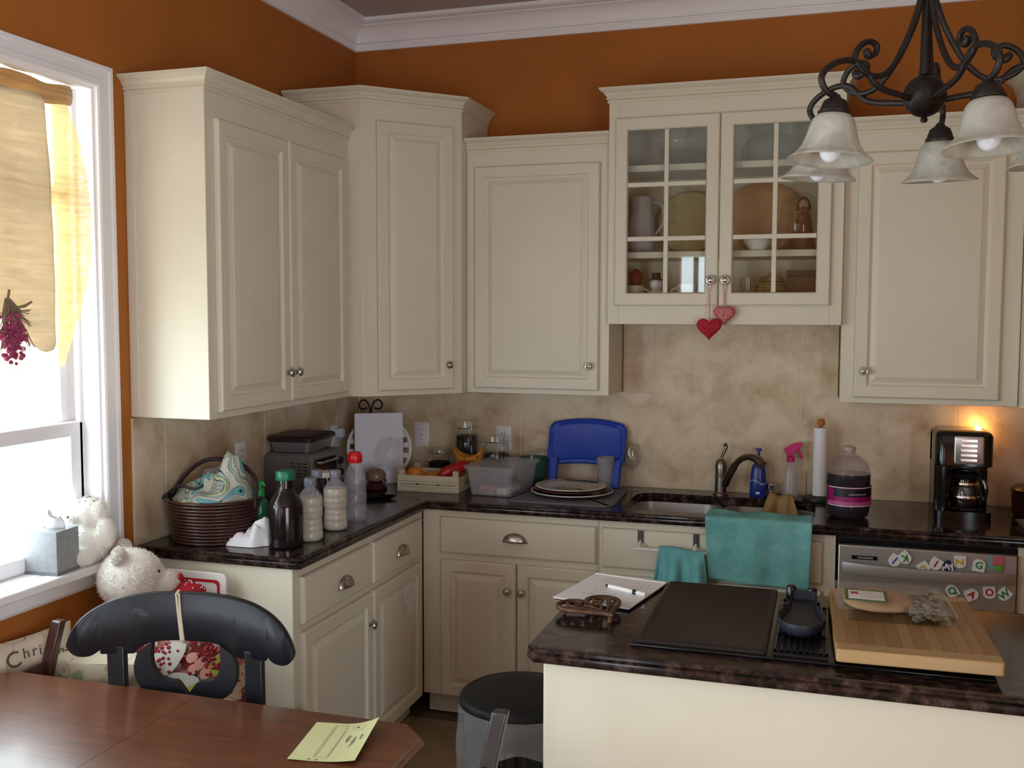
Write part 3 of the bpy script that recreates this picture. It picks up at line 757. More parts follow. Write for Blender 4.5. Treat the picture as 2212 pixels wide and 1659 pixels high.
lime = mat('lime_print', (0.36, 0.38, 0.06), 0.85, var=0.1); pale = mat('pale_leaf_print', (0.52, 0.50, 0.44), 0.85, var=0.06); rose = mat('rose_print', (0.60, 0.27, 0.22), 0.85, var=0.1)
leaf_print('leaf_print', 0.035, -0.045, 0.072, 0.040, 0.5, lime, 0.0012); leaf_print('leaf_print', 0.105, 0.045, 0.045, 0.028, 1.1, lime, 0.0010)
leaf_print('leaf_print', -0.050, 0.055, 0.062, 0.036, 0.7, pale, 0.0016); leaf_print('leaf_print', -0.005, -0.005, 0.05, 0.022, 0.1, pale, 0.0014)
for x, z in ((0.022, 0.060), (0.045, 0.045), (0.062, 0.022), (0.030, 0.030), (0.105, 0.085)): leaf_print('petal_print', x, z, 0.020, 0.013, x*20, rose, 0.0020)
b = MB(); rd = random.Random(3)
for k in range(150):
    if k < 60: a, h = rd.gauss(-0.105, 0.030), rd.gauss(0.045, 0.050)
    elif k < 125: a, h = rd.gauss(0.085, 0.032), rd.gauss(0.060, 0.045)
    else: a, h = rd.uniform(-0.15, 0.15), rd.uniform(-0.10, 0.14)
    if abs(a) > 0.165 or abs(h) > 0.15: continue
    r = rd.uniform(0.004, 0.0068); b.ell(onpillow(a, h, off=0.0022), (r, r*0.4, r), 8, 5)
b.obj('berry_print', mat('berry_red', (0.30, 0.012, 0.022), 0.5), c1, kind='stuff')
c2 = thing('cushion', 'cream floral cushion lying under the window, left of the black chair', 'cushion', (0.20, -2.03, 0.612), math.radians(14))
pillow('cover', 0.36, 0.34, 0.13, RX(math.radians(52)), cream_floral, c2)
b = MB()
for k in range(26):
    p = RX(math.radians(52)) @ Vector((-0.16+0.32*k/25, -0.036, -0.118 - 0.012*math.sin(PI*k/25)))
    b.ell(p, (0.003, 0.002, 0.0022), 6, 4)
b.obj('stitching', mat('rust_thread', (0.36, 0.17, 0.09), 0.9), c2, kind='stuff')
c3 = thing('cushion', 'embroidered cushion with lettering leaning under the window behind the brown post', 'cushion', (0.080, -2.275, 0.600), math.radians(72))
Mc = RX(math.radians(-14))
pillow('cover', 0.42, 0.40, 0.11, Mc, stitch_floral, c3)
for k, (ch, x, z, r) in enumerate(zip('Christmas', (0.008, 0.046, 0.070, 0.086, 0.102, 0.118, 0.140, 0.162, 0.178), (0.136, 0.146, 0.147, 0.145, 0.142, 0.138, 0.130, 0.120, 0.108), (8, 2, 0, -2, -5, -8, -12, -16, -20))):
    a, h = x/0.215, z/0.21; kk = max(0, (1-abs(a)**2.6)*(1-abs(h)**2.6))
    text('lettering', ch, 0.06 if k == 0 else 0.040, Mc @ T(x, -0.055*kk**0.42-0.004, z) @ RX(PI/2) @ RZ(math.radians(r)), thread, c3)

# ------------------------------------------------------------------ plush toys
def plush(name, blobs, m, parent, fur=0.010, count=2600, voxel=0.007, seed=1):
    b = MB()
    for cc, r in blobs: b.ell(cc, r, 24, 16)
    o = b.obj(name, m, parent, smooth=True, ang=180)
    q = o.modifiers.new('remesh', 'REMESH'); q.mode = 'VOXEL'; q.voxel_size = voxel; q.use_smooth_shade = True
    q = o.modifiers.new('smooth', 'SMOOTH'); q.iterations = 4; q.factor = 0.5
    f = MB(); rd = random.Random(seed); n = 0
    while n < count:
        cc, r = blobs[rd.randrange(len(blobs))]
        d = Vector((rd.gauss(0, 1), rd.gauss(0, 1), rd.gauss(0, 1))).normalized()
        p = Vector((cc[0]+d.x*r[0], cc[1]+d.y*r[1], cc[2]+d.z*r[2]))
        if any(((p.x-c_[0])/r_[0])**2+((p.y-c_[1])/r_[1])**2+((p.z-c_[2])/r_[2])**2 < 0.93 for c_, r_ in blobs if c_ is not cc): n += 0.3; continue
        nn = Vector((d.x/r[0], d.y/r[1], d.z/r[2])).normalized()
        tv = nn.orthogonal().normalized(); tv.rotate(Matrix.Rotation(rd.uniform(0, 6.28), 3, nn))
        w = 0.0016; tip = p + nn*fur*rd.uniform(0.5, 1.1) + tv*fur*rd.uniform(0.0, 0.7)
        sd = nn.cross(tv)*w
        f.add([p-nn*0.003-sd, p-nn*0.003+sd, tip], [(0, 1, 2)]); n += 1
    f.obj('fur', m, parent, smooth=False, kind='stuff')
    return o
plush_white = mat('white_plush', (0.80, 0.77, 0.71), 0.95, var=0.06, vscale=40, sheen=0.4)
plush_cream = mat('cream_plush', (0.62, 0.55, 0.45), 0.95, var=0.08, vscale=40)
br = thing('plush_bear', 'white plush bear with a red nose and red dotted scarf, behind the black chair', 'plush toy', (0.150, -1.86, 0.425), math.radians(121))
# local: bear faces -y
bb = [((0, 0, 0.445), (0.095, 0.098, 0.092)), ((0, -0.085, 0.425), (0.045, 0.060, 0.042)), ((0.055, 0.025, 0.525), (0.030, 0.020, 0.028)), ((-0.055, 0.025, 0.525), (0.030, 0.020, 0.028)),
      ((0, 0.0, 0.19), (0.13, 0.11, 0.19)), ((0.12, -0.06, 0.24), (0.04, 0.09, 0.05)), ((-0.12, -0.06, 0.24), (0.04, 0.09, 0.05)), ((0.08, -0.14, 0.055), (0.055, 0.10, 0.055)), ((-0.08, -0.14, 0.055), (0.055, 0.10, 0.055))]
plush('body', bb, plush_white, br, 0.0065, 16000)
red_felt = mat('red_felt', (0.42, 0.012, 0.018), 0.8)
MB().ell((0, -0.143, 0.440), (0.014, 0.011, 0.013), 12, 8).obj('nose', red_felt, br, label='round red felt nose')
for s in (-1, 1): MB().ell((s*0.034, -0.084, 0.470), (0.006, 0.005, 0.006), 10, 6).obj('eye', black_gloss, br)
b = MB(); b.lathe([(0.075, 0.335), (0.093, 0.345), (0.10, 0.36), (0.085, 0.374)], 28, (0, -0.01, 0)); b.ell((0.0, -0.150, 0.388), (0.036, 0.072, 0.040), 20, 12); sc = b.obj('scarf', red_felt, br, label='red scarf with white dots')
b = MB(); rd = random.Random(9)
for k in range(64):
    a = rd.uniform(-1, 1); e = rd.uniform(0.05, 1.3)
    q_ = rd.uniform(-1.6, 1.6); p = (-0.0365*math.cos(e)*math.cos(q_)*(1 if k % 2 else -1), -0.150+0.073*math.cos(e)*math.sin(q_), 0.388+0.0405*math.sin(e))
    b.ell(p, (0.003, 0.002, 0.003), 6, 4)
b.obj('dot_print', white_matte, sc, kind='stuff')

pd = thing('plush_dog', 'white fluffy plush toy on the window sill, against the bright window', 'plush toy', (0.012, -1.865, 0.9155), math.radians(-25))
pb = [((0, 0.0, 0.055), (0.062, 0.062, 0.060)), ((0, -0.005, 0.150), (0.046, 0.048, 0.050)), ((0, -0.045, 0.140), (0.022, 0.026, 0.020)), ((0.046, 0.01, 0.155), (0.014, 0.022, 0.036)), ((-0.046, 0.01, 0.155), (0.014, 0.022, 0.036)), ((0.05, -0.05, 0.028), (0.026, 0.045, 0.028)), ((-0.05, -0.05, 0.028), (0.026, 0.045, 0.028)), ((0.055, 0.02, 0.09), (0.026, 0.03, 0.05))]
plush('body', pb, plush_white, pd, 0.005, 7000, 0.005, 5)
MB().ell((-0.028, -0.045, 0.075), (0.030, 0.024, 0.034), 16, 10).obj('belly_patch', plush_cream, pd)
b = MB()
for k in range(26):
    a = k*2.4; r = 0.004+0.0011*k
    b.ell((r*math.cos(a), -0.006+r*math.sin(a), 0.199-0.00055*k), (0.005, 0.004, 0.0035), 6, 4)
b.obj('knitted_cap', mat('grey_yarn', (0.22, 0.19, 0.17), 0.95), pd, kind='stuff', label='grey yarn tuft on top of its head')
MB().ell((0, -0.070, 0.145), (0.006, 0.004, 0.005), 8, 6).obj('nose', black_matte, pd)

# tissue box on the sill
tbx = thing('tissue_box', 'silver grey cube tissue box with a tissue sticking out, on the sill', 'tissue box', (-0.010, -2.005, 0.9155), math.radians(4))
grey_card = mat('grey_card', (0.27, 0.28, 0.29), 0.45, var=0.10, vscale=60)
b = MB(); h = 0.128; b.rings([[(x, y, z) for x, y in rrect(-0.056, -0.05, 0.056, 0.05, 0.003, 2)] for z in (0.0, h)]); b.obj('carton', grey_card, tbx, bevel=0.001)
MB().box(-0.0565, -0.0505, 0.0, 0.0565, 0.0505, 0.010).obj('base_band', mat('grey_card_dark', (0.15, 0.15, 0.16), 0.4), tbx)
b = MB()
for k, (px, py) in enumerate(((-0.01, 0), (0.012, 0.004))):
    b.grid(lambda u, v: (px + (u-0.5)*(0.05-0.02*v) + 0.008*math.sin(6*u+3*v), py + 0.010*math.sin(7*u+k) - 0.03*v*v*(0.5 if k else -0.3), h-0.01 + 0.055*v + 0.012*math.sin(5*u+k)), 10, 8)
b.obj('tissue', white_matte, tbx, solid=0.0006)

# ------------------------------------------------------------------ whiteboard behind the bear
wb = thing('toy_whiteboard', 'white board with a red inner border, leaning on the cabinet end behind the bear', 'board', (0.212, -1.700, 0.4315), 0)
Mw = RX(math.radians(-3.2))
WH = 0.425
b = MB(); b.M = Mw; b.rings([[(x, y, z) for x, z in rrect(-0.155, 0, 0.155, WH, 0.018, 4)] for y in (-0.006, 0.006)]); b.obj('board_panel', white_gloss, wb, bevel=0.002)
b = MB(); b.M = Mw
b.rings([[(x, -0.0072, z) for x, z in rrect(-0.155+i_, i_, 0.155-i_, WH-i_, 0.014, 4)] for i_ in (0.022, 0.031)], cap0=False, cap1=False); b.obj('red_border', mat('red_border_paint', (0.48, 0.015, 0.02), 0.4), wb, smooth=False, solid=0.0008)
b = MB(); b.M = Mw @ T(0, -0.0068, 0) @ RX(PI/2)
star = [(0.05 + 0.018*(1 if k % 2 == 0 else 0.42)*math.sin(k*PI/5), WH-0.062 + 0.018*(1 if k % 2 == 0 else 0.42)*math.cos(k*PI/5)) for k in range(11)]
stroke(b, [Vector((x, y, 0)) for x, y in star], 0.0012)
for r, cx in ((0.016, 0.092), (0.019, 0.098)): stroke(b, [Vector((cx + r*math.cos(0.6+k*0.3), WH-0.080 + r*math.sin(0.6+k*0.3), 0)) for k in range(17)], 0.0012)
b.obj('star_and_moon_drawing', mat('grey_pencil', (0.35, 0.33, 0.36), 0.8), wb, smooth=False)

# ------------------------------------------------------------------ curtain
def cloth_mat(name, col, transl=0.5, holes=0.0, scale=260, rough=0.9, vary=0.12, hmin=0.0):
    m = bpy.data.materials.new(name); m.use_nodes = True; nt = m.node_tree; L = nt.links
    nt.nodes.remove(nt.nodes['Principled BSDF'])
    tc = nt.nodes.new('ShaderNodeTexCoord')
    nzv = nt.nodes.new('ShaderNodeTexNoise'); nzv.inputs['Scale'].default_value = 6; nzv.inputs['Detail'].default_value = 8
    mp = nt.nodes.new('ShaderNodeMapping'); mp.inputs['Scale'].default_value = (1, 1, 14); L.new(tc.outputs['Object'], mp.inputs['Vector']); L.new(mp.outputs['Vector'], nzv.inputs['Vector'])
    r = nt.nodes.new('ShaderNodeValToRGB'); r.color_ramp.elements[0].position = 0.3; r.color_ramp.elements[1].position = 0.7
    r.color_ramp.elements[0].color = (*[q*(1-vary*2.2) for q in col], 1); r.color_ramp.elements[1].color = (*[min(1, q*(1+vary)) for q in col], 1)
    L.new(nzv.outputs['Fac'], r.inputs['Fac'])
    d = nt.nodes.new('ShaderNodeBsdfDiffuse'); t_ = nt.nodes.new('ShaderNodeBsdfTranslucent'); L.new(r.outputs['Color'], d.inputs['Color']); L.new(r.outputs['Color'], t_.inputs['Color'])
    mx = nt.nodes.new('ShaderNodeMixShader'); mx.inputs['Fac'].default_value = transl; L.new(d.outputs[0], mx.inputs[1]); L.new(t_.outputs[0], mx.inputs[2]); out = mx.outputs[0]
    if holes:
        # open weave: thread gaps let the daylight straight through
        w1 = nt.nodes.new('ShaderNodeTexNoise'); w1.inputs['Scale'].default_value = 30; w1.inputs['Detail'].default_value = 3
        m2 = nt.nodes.new('ShaderNodeMapping'); m2.inputs['Scale'].default_value = (1, 1.2, 22); L.new(tc.outputs['Object'], m2.inputs['Vector']); L.new(m2.outputs['Vector'], w1.inputs['Vector'])
        mr = nt.nodes.new('ShaderNodeMapRange'); mr.inputs['From Min'].default_value = 0.42; mr.inputs['From Max'].default_value = 0.72; mr.inputs['To Max'].default_value = holes; mr.inputs['To Min'].default_value = hmin; L.new(w1.outputs['Fac'], mr.inputs['Value'])
        tr = nt.nodes.new('ShaderNodeBsdfTransparent'); m3 = nt.nodes.new('ShaderNodeMixShader'); L.new(mr.outputs['Result'], m3.inputs['Fac']); L.new(out, m3.inputs[1]); L.new(tr.outputs[0], m3.inputs[2]); out = m3.outputs[0]
    L.new(out, nt.nodes['Material Output'].inputs['Surface']); MATS[name] = m; return m
burlap = cloth_mat('sheer_burlap', (0.74, 0.47, 0.18), 0.55, 0.62, hmin=0.10)
burlap_hem = cloth_mat('burlap_hem', (0.66, 0.46, 0.24), 0.45, 0.10)
linen = cloth_mat('linen_panel', (0.74, 0.66, 0.52), 0.46, 0.14, vary=0.06, hmin=0.05)
cu = thing('balloon_curtain', 'sheer burlap curtain tied up in a swag, with a dried flower bunch pinned on', 'curtain', (0, 0, 0))
YR, YL = -1.815, -2.965
def sheet(u, v):   # u: right to left, v: top to bottom
    yy = YR + (YL-YR)*u
    zb = 1.50 + 0.06*math.cos(2*PI*2*(u-0.22)) if u > 0.02 else 1.60
    zb = 1.518 - 0.042*math.sin(min(1, u/0.24)*PI/2) + (0.05*math.sin((u-0.24)/0.76*PI) if u > 0.24 else 0)
    z = 2.335 + (zb-2.335)*v
    edge = max(0, 1-u/0.22)
    dy = edge*(0.030*math.sin(PI*min(1, v*1.25))**1.2 - 0.040*(1-v)**6 - 0.075*max(0, v-0.72)/0.28)
    x = -0.040 + 0.012*math.sin(u*38+v*2)*(0.3+0.7*v) + 0.030*math.sin(PI*v)*edge + 0.004*nz(u*9, v*9)
    return (x, yy + dy - 0.02, z)
cb = MB(); cb.grid(sheet, 70, 40); cb.obj('sheer_panel', burlap, cu, ang=180)
h = MB(); h.grid(lambda u, v: (-0.028 + 0.012*math.cos(2*PI*v) + 0.004*math.sin(u*60), YR-0.045 + (YL-YR)*u, 2.325 + 0.030*math.sin(2*PI*v) - 0.010*math.sin(u*17)**2), 50, 10); h.obj('rod_pocket', burlap_hem, cu, ang=180)
def dense(u, v):
    y0 = -1.985 + 0.020*math.sin(v*2.2); y1 = -2.62
    yy = y0 + (y1-y0)*u
    e = min(1, u/0.10); zb = 1.555 + 0.03*(1-math.sqrt(max(0, 1-(1-e)**2))) + 0.11*max(0, min(1, (u-0.08)/0.20)) + 0.02*math.sin(u*20)*0.3
    z = 2.300 + (zb-2.300)*v
    return (-0.012 + 0.010*math.sin(u*24+0.6)*(0.4+0.6*v) + 0.004*nz(u*6, v*5), yy, z)
d = MB(); d.grid(dense, 44, 30); d.obj('linen_panel', linen, cu, ang=180, solid=0.002)
fl = thing('dried_flower_bunch', 'bunch of dried stems with dark pink blossoms hanging on the curtain', 'dried flowers', (0.012, -2.165, 1.68))
stem_m = mat('dry_stem', (0.22, 0.16, 0.10), 0.9, var=0.2); b = MB(); rd = random.Random(4)
for k in range(46):
    a = rd.uniform(-0.07, 0.07); zz = rd.uniform(-0.11, 0.01)
    b.tube([(0.0, a*0.12, 0.035), (0.012+rd.uniform(-.006, .01), a*0.5, zz*0.4), (0.016+rd.uniform(-.008, .012), a, zz)], [0.0022, 0.0018, 0.0012], 5)
b.tube([(0.005, 0.02, 0.01), (0.02, 0.04, 0.015), (0.024, 0.062, 0.027)], [0.003, 0.0045, 0.003], 6); b.tube([(0.0, 0.0, 0.03), (0.003, 0.004, 0.06)], 0.0035, 6)
b.obj('stems', stem_m, fl, kind='stuff')
b = MB()
for k in range(150):
    a = rd.gauss(0, 0.022); zz = -0.075 + rd.gauss(0, 0.026); r = rd.uniform(0.0045, 0.008)
    b.ell((0.022+rd.uniform(-0.01, 0.010), a-0.006, zz), (r, r, r), 6, 4)
b.obj('blossoms', mat('dried_pink_blossom', (0.34, 0.05, 0.13), 0.85, var=0.3), fl, kind='stuff')
b = MB()
b.grid(lambda u, v: (0.016+0.006*math.sin(9*u), 0.012+0.075*v*v*0.9 + (u-0.5)*0.05*(0.4+v), -0.03-0.25*v), 6, 12)
b.grid(lambda u, v: (0.010+0.006*math.sin(7*u), -0.035*v + (u-0.5)*0.05, -0.03-0.17*v), 6, 10)
b.obj('net_ribbon', cloth_mat('net_ribbon_fabric', (0.62, 0.52, 0.45), 0.6, 0.85), fl, ang=180)
# ------------------------------------------------------------------ things on the counter by the window wall
Z = CZ + 0.0005
wicker = mat('dark_brown_wicker', (0.040, 0.013, 0.009), 0.33, var=0.35, vscale=60, bump=0.3, bscale=150, coat=0.15)
leather = mat('dark_leather', (0.022, 0.012, 0.014), 0.45, var=0.2)
bk = thing('wicker_basket', 'dark brown coiled wicker basket heaped with patterned cloth, at the counter end', 'basket', (0.188, -1.462, Z))
for k in range(13):
    u = k/12; r = 0.138 + 0.020*u**0.8; z = 0.006 + 0.0112*k
    b = MB(); n = 40
    b.tube([(r*math.cos(2*PI*j/n), r*math.sin(2*PI*j/n), z + 0.0006*math.sin(j*3+k)) for j in range(n)], 0.0062, 6, closed=True)
    b.obj('coil', wicker, bk, ang=180)
b = MB(); b.lathe([(0.0001, 0.002), (0.134, 0.002), (0.153, 0.14)], 32, cap1=False); b.obj('lining', mat('basket_lining', (0.16, 0.10, 0.07), 0.9), bk)
b = MB()
def hloop(tilt, hgt, wob=0):
    return spline([(-0.160, -0.02, 0.115), (-0.158, -0.015, 0.15), (-0.135, 0.02+tilt*0.4, 0.150+hgt*0.55), (-0.07, 0.02+tilt*0.85, 0.155+hgt*0.92+wob), (0.0, 0.02+tilt, 0.155+hgt-wob), (0.07, 0.02+tilt*0.85, 0.155+hgt*0.90), (0.135, 0.02+tilt*0.4, 0.150+hgt*0.5), (0.160, -0.015, 0.14), (0.161, -0.02, 0.115)], 6)
b.tube(hloop(0.02, 0.108), 0.0075, 8); b.tube([(-0.150, -0.03, 0.150), (-0.172, -0.045, 0.142), (-0.195, -0.06, 0.118)], [0.006, 0.006, 0.004], 7)
b.obj('handle', leather, bk)
b = MB(); b.tube(spline([(-0.158, -0.04, 0.148), (-0.12, -0.09, 0.166), (-0.06, -0.115, 0.192), (0.0, -0.125, 0.188), (0.03, -0.12, 0.200)], 6), 0.0055, 7); b.obj('handle', leather, bk)

def contour_mat(name, stops, line, scale=9, dots=None, rough=0.9):
    # flowing bands of flat colour with thin dark outlines between them
    m = bpy.data.materials.new(name); m.use_nodes = True; nt = m.node_tree; L = nt.links
    b = nt.nodes['Principled BSDF']; b.inputs['Roughness'].default_value = rough; b.inputs['Specular IOR Level'].default_value = 0.15
    tc = nt.nodes.new('ShaderNodeTexCoord'); n = nt.nodes.new('ShaderNodeTexNoise'); n.inputs['Scale'].default_value = scale; n.inputs['Detail'].default_value = 0.6; n.inputs['Distortion'].default_value = 0.8
    L.new(tc.outputs['Object'], n.inputs['Vector'])
    r = nt.nodes.new('ShaderNodeValToRGB'); r.color_ramp.interpolation = 'CONSTANT'; e = r.color_ramp.elements
    seq = []
    for k, (p, c) in enumerate(stops):
        if k: seq.append((p-0.006, line))
        seq.append((p, c))
    while len(e) < len(seq): e.new(0.99)
    for q, (p, c) in zip(e, seq): q.position = p; q.color = (*c, 1)
    L.new(n.outputs['Fac'], r.inputs['Fac']); cur = r.outputs['Color']
    if dots:
        v = nt.nodes.new('ShaderNodeTexVoronoi'); v.inputs['Scale'].default_value = 85; v.inputs['Randomness'].default_value = 0.35; L.new(tc.outputs['Object'], v.inputs['Vector'])
        c1 = nt.nodes.new('ShaderNodeMapRange'); c1.inputs['From Min'].default_value = 0.30; c1.inputs['From Max'].default_value = 0.24; L.new(v.outputs['Distance'], c1.inputs['Value'])
        g = nt.nodes.new('ShaderNodeMapRange'); g.inputs['From Min'].default_value = dots[0]; g.inputs['From Max'].default_value = dots[0]+0.002; L.new(n.outputs['Fac'], g.inputs['Value'])
        g2 = nt.nodes.new('ShaderNodeMapRange'); g2.inputs['From Min'].default_value = dots[1]; g2.inputs['From Max'].default_value = dots[1]-0.002; L.new(n.outputs['Fac'], g2.inputs['Value'])
        mu = nt.nodes.new('ShaderNodeMath'); mu.operation = 'MULTIPLY'; L.new(c1.outputs[0], mu.inputs[0]); L.new(g.outputs[0], mu.inputs[1])
        m3 = nt.nodes.new('ShaderNodeMath'); m3.operation = 'MULTIPLY'; L.new(mu.outputs[0], m3.inputs[0]); L.new(g2.outputs[0], m3.inputs[1])
        mx = nt.nodes.new('ShaderNodeMix'); mx.data_type = 'RGBA'; L.new(m3.outputs[0], mx.inputs['Factor']); L.new(cur, mx.inputs['A']); mx.inputs['B'].default_value = (*dots[2], 1); cur = mx.outputs['Result']
    L.new(cur, b.inputs['Base Color']); MATS[name] = m; return m
paisley = contour_mat('paisley_fabric', [(0.0, (0.28, 0.28, 0.27)), (0.36, (0.10, 0.32, 0.34)), (0.41, (0.44, 0.42, 0.35)), (0.46, (0.24, 0.25, 0.24)), (0.505, (0.42, 0.47, 0.25)), (0.545, (0.30, 0.36, 0.36)), (0.59, (0.45, 0.43, 0.36)), (0.64, (0.12, 0.32, 0.34)), (0.68, (0.36, 0.36, 0.33))], (0.025, 0.03, 0.035), 8.5, (0.46, 0.505, (0.50, 0.48, 0.42)))
grey_cloth = mat('grey_cotton', (0.34, 0.34, 0.38), 0.9, var=0.12, vscale=14)
pc = thing('patterned_cloth', 'crumpled teal and cream paisley cloth heaped in the wicker basket', 'cloth', (0.188, -1.462, Z+0.115))
def heap(u, v):
    a = 2*PI*u; r = v*0.143
    x, y = r*math.cos(a), r*math.sin(a)
    hgt = 0.060*(1-v**2.2) + 0.012*math.sin(3*a+4*v)*v*(1-v)*3 + 0.020*nz(x*14, y*14, 2)*(1-v**3)
    pk = math.exp(-(((x-0.062)/0.040)**2 + ((y+0.01)/0.05)**2)); hgt += 0.085*pk*(1-v**4) + 0.018*abs(math.sin(x*46+y*22))*pk
    pk2 = math.exp(-(((x-0.100)/0.022)**2 + ((y-0.0)/0.03)**2)); hgt += 0.055*pk2
    rid = 0.010*abs(math.sin((x*0.6+y*1.1)*36 + 1.5*nz(x*9, y*9)))*(1-v*v)
    return (x, y, 0.026 + hgt + rid)
b = MB(); b.grid(heap, 72, 26); b.obj('heaped_cloth', paisley, pc, ang=180, sub=1)
b = MB()
def fold(u, v):
    x = -0.115 + 0.20*u; zz = 0.05 + 0.075*math.sin(PI*(0.12+0.75*u))*v + 0.006*math.sin(u*20+v*5)
    return (x, 0.055 + 0.02*v + 0.010*math.sin(u*13+3*v), zz)
b.grid(fold, 28, 12); b.obj('grey_fold', grey_cloth, pc, ang=180, solid=0.003, label='plain grey fold at the back')

def bottle(name, label, cat, loc, prof, m, capprof, capm, n=32, group=None, inner=None, innerm=None):
    t = thing(name, label, cat, loc, 0, group)
    MB().lathe(prof, n, cap1=False).obj('body', m, t, ang=40)
    if inner: MB().lathe(inner, n).obj('contents', innerm, t, ang=40)
    if capprof: MB().lathe(capprof, 28).obj('cap', capm, t, ang=40)
    return t
dark_liquid = mat('dark_brown_bottle', (0.010, 0.006, 0.006), 0.13, var=0.1)
green_cap = mat('green_cap', (0.004, 0.14, 0.075), 0.35)
t = bottle('dark_bottle', 'dark brown round bottle with a green cap, nearest the counter edge', 'bottle', (0.478, -1.503, Z),
    [(0.0001, 0), (0.050, 0), (0.056, 0.005), (0.057, 0.012), (0.057, 0.130), (0.055, 0.142), (0.046, 0.160), (0.034, 0.176), (0.027, 0.188), (0.0255, 0.200), (0.0265, 0.212), (0.0255, 0.222)], dark_liquid,
    [(0.0001, 0.220), (0.0305, 0.220), (0.0315, 0.224), (0.0315, 0.246), (0.029, 0.250), (0.0001, 0.2505)], green_cap)
cream_liq = mat('cream_coloured_drink', (0.62, 0.53, 0.36), 0.35, var=0.03)
grey_cap = haze_mat('grey_cap_plastic', (0.20, 0.21, 0.26), 0.85, 0.3)
def ridged(h0=0.0):
    p = [(0.0001, 0.0), (0.034, 0.0), (0.040, 0.005)]
    for z, r in ((0.010, .0415), (0.030, .0415), (0.033, .0395), (0.036, .0415), (0.052, .0405), (0.055, .0385), (0.058, .040), (0.072, .0385), (0.075, .0365), (0.078, .0395), (0.092, .0415), (0.095, .039), (0.098, .0415), (0.114, .0415), (0.117, .0395), (0.120, .0415), (0.138, .0415)): p.append((r, z))
    return p
top = [(0.0405, 0.146), (0.035, 0.158), (0.024, 0.170), (0.0175, 0.178), (0.0165, 0.196)]
for label, loc, dz in (('cream drink in a ridged clear bottle, just right of the dark bottle', (0.510, -1.398, Z), 0.0), ('cream drink in a ridged clear bottle, beside the red-capped bottle', (0.510, -1.218, Z), 0.0)):
    bottle('drink_bottle', label, 'bottle', loc, [(r+0.0006, z) for r, z in ridged()] + top, bottle_clear, [(0.0001, 0.184), (0.0195, 0.184), (0.0205, 0.187), (0.0205, 0.208), (0.018, 0.212), (0.0001, 0.2125)], grey_cap, 32, 'ridged drink bottles',
           ridged() + [(0.0395, 0.147), (0.0001, 0.148)], cream_liq)
red_cap = mat('red_cap', (0.55, 0.008, 0.015), 0.28)
t = bottle('clear_bottle', 'empty clear plastic bottle with a big red cap', 'bottle', (0.503, -1.048, Z),
    [(0.0001, 0), (0.036, 0), (0.041, 0.005), (0.042, 0.012), (0.042, 0.05), (0.040, 0.054), (0.042, 0.058), (0.042, 0.10), (0.040, 0.104), (0.042, 0.108), (0.042, 0.150), (0.038, 0.172), (0.029, 0.192), (0.0235, 0.206), (0.0230, 0.222)], bottle_clear,
    [(0.0001, 0.214), (0.0255, 0.214), (0.0270, 0.218), (0.0272, 0.236), (0.0255, 0.246), (0.020, 0.2535), (0.0001, 0.255)], red_cap)
t = bottle('drink_bottle', 'dark little bottle with a grey cap, behind the cream drinks', 'bottle', (0.432, -1.21, Z),
    [(0.0001, 0), (0.030, 0), (0.034, 0.005), (0.034, 0.125), (0.026, 0.155), (0.016, 0.172), (0.0155, 0.185)], dark_liquid, [(0.0001, 0.180), (0.0195, 0.180), (0.0205, 0.184), (0.0205, 0.204), (0.018, 0.208), (0.0001, 0.208)], grey_cap)
t = bottle('jar', 'jar with a flat white lid behind the cream drink bottles', 'jar', (0.405, -1.085, Z),
    [(0.0001, 0), (0.036, 0), (0.040, 0.005), (0.040, 0.13), (0.034, 0.15), (0.033, 0.165)], dark_liquid, [(0.0001, 0.162), (0.037, 0.162), (0.038, 0.165), (0.038, 0.178), (0.036, 0.181), (0.0001, 0.181)], white_gloss)
t = bottle('pump_bottle', 'green-topped soap pump bottle between the basket and dark bottle', 'bottle', (0.335, -1.425, Z),
    [(0.0001, 0), (0.026, 0), (0.029, 0.004), (0.029, 0.115), (0.024, 0.128), (0.013, 0.136), (0.0125, 0.145)], haze_mat('green_soap_plastic', (0.03, 0.25, 0.14), 0.6, 0.15),
    [(0.0001, 0.142), (0.0145, 0.142), (0.015, 0.145), (0.015, 0.166), (0.010, 0.170), (0.0055, 0.172), (0.0055, 0.186), (0.010, 0.187), (0.011, 0.195), (0.0001, 0.196)], mat('green_pump', (0.02, 0.26, 0.06), 0.35))
MB().tube([(0, 0, 0.191), (0.02, -0.012, 0.191), (0.028, -0.017, 0.184)], 0.0045, 8).obj('spout', MATS['green_pump'], t)
wt = thing('white_towel', 'crumpled white cloth lying between the basket and dark bottle', 'cloth', (0.352, -1.512, Z), math.radians(14))
def crum(u, v):
    a = 2*PI*u; r = v
    x = 0.088*r*math.cos(a); y = 0.052*r*math.sin(a)
    hh = (1-r**2.4)*(0.030 + 0.090*max(0, x/0.088+0.20)**1.2) + 0.020*math.sin(4*a+5*nz(x*16, y*18, 3))*r*(1-r)*3 + 0.022*nz(x*22+4, y*26, 1)*(1-r**3) + 0.010*abs(math.sin(x*62+y*38+2*nz(x*20, y*20)))*(1-r*r) + 0.007*nz(x*75, y*75, 8)*(1-r**3)
    return (x + 0.010*nz(x*24, y*24, 5), y + 0.010*nz(x*24, y*24, 9), 0.001+max(0.0, hh))
b = MB(); b.grid(crum, 72, 26); b.obj('cloth', mat('white_cotton', (0.72, 0.71, 0.74), 0.9, var=0.05, vscale=30), wt, ang=180)

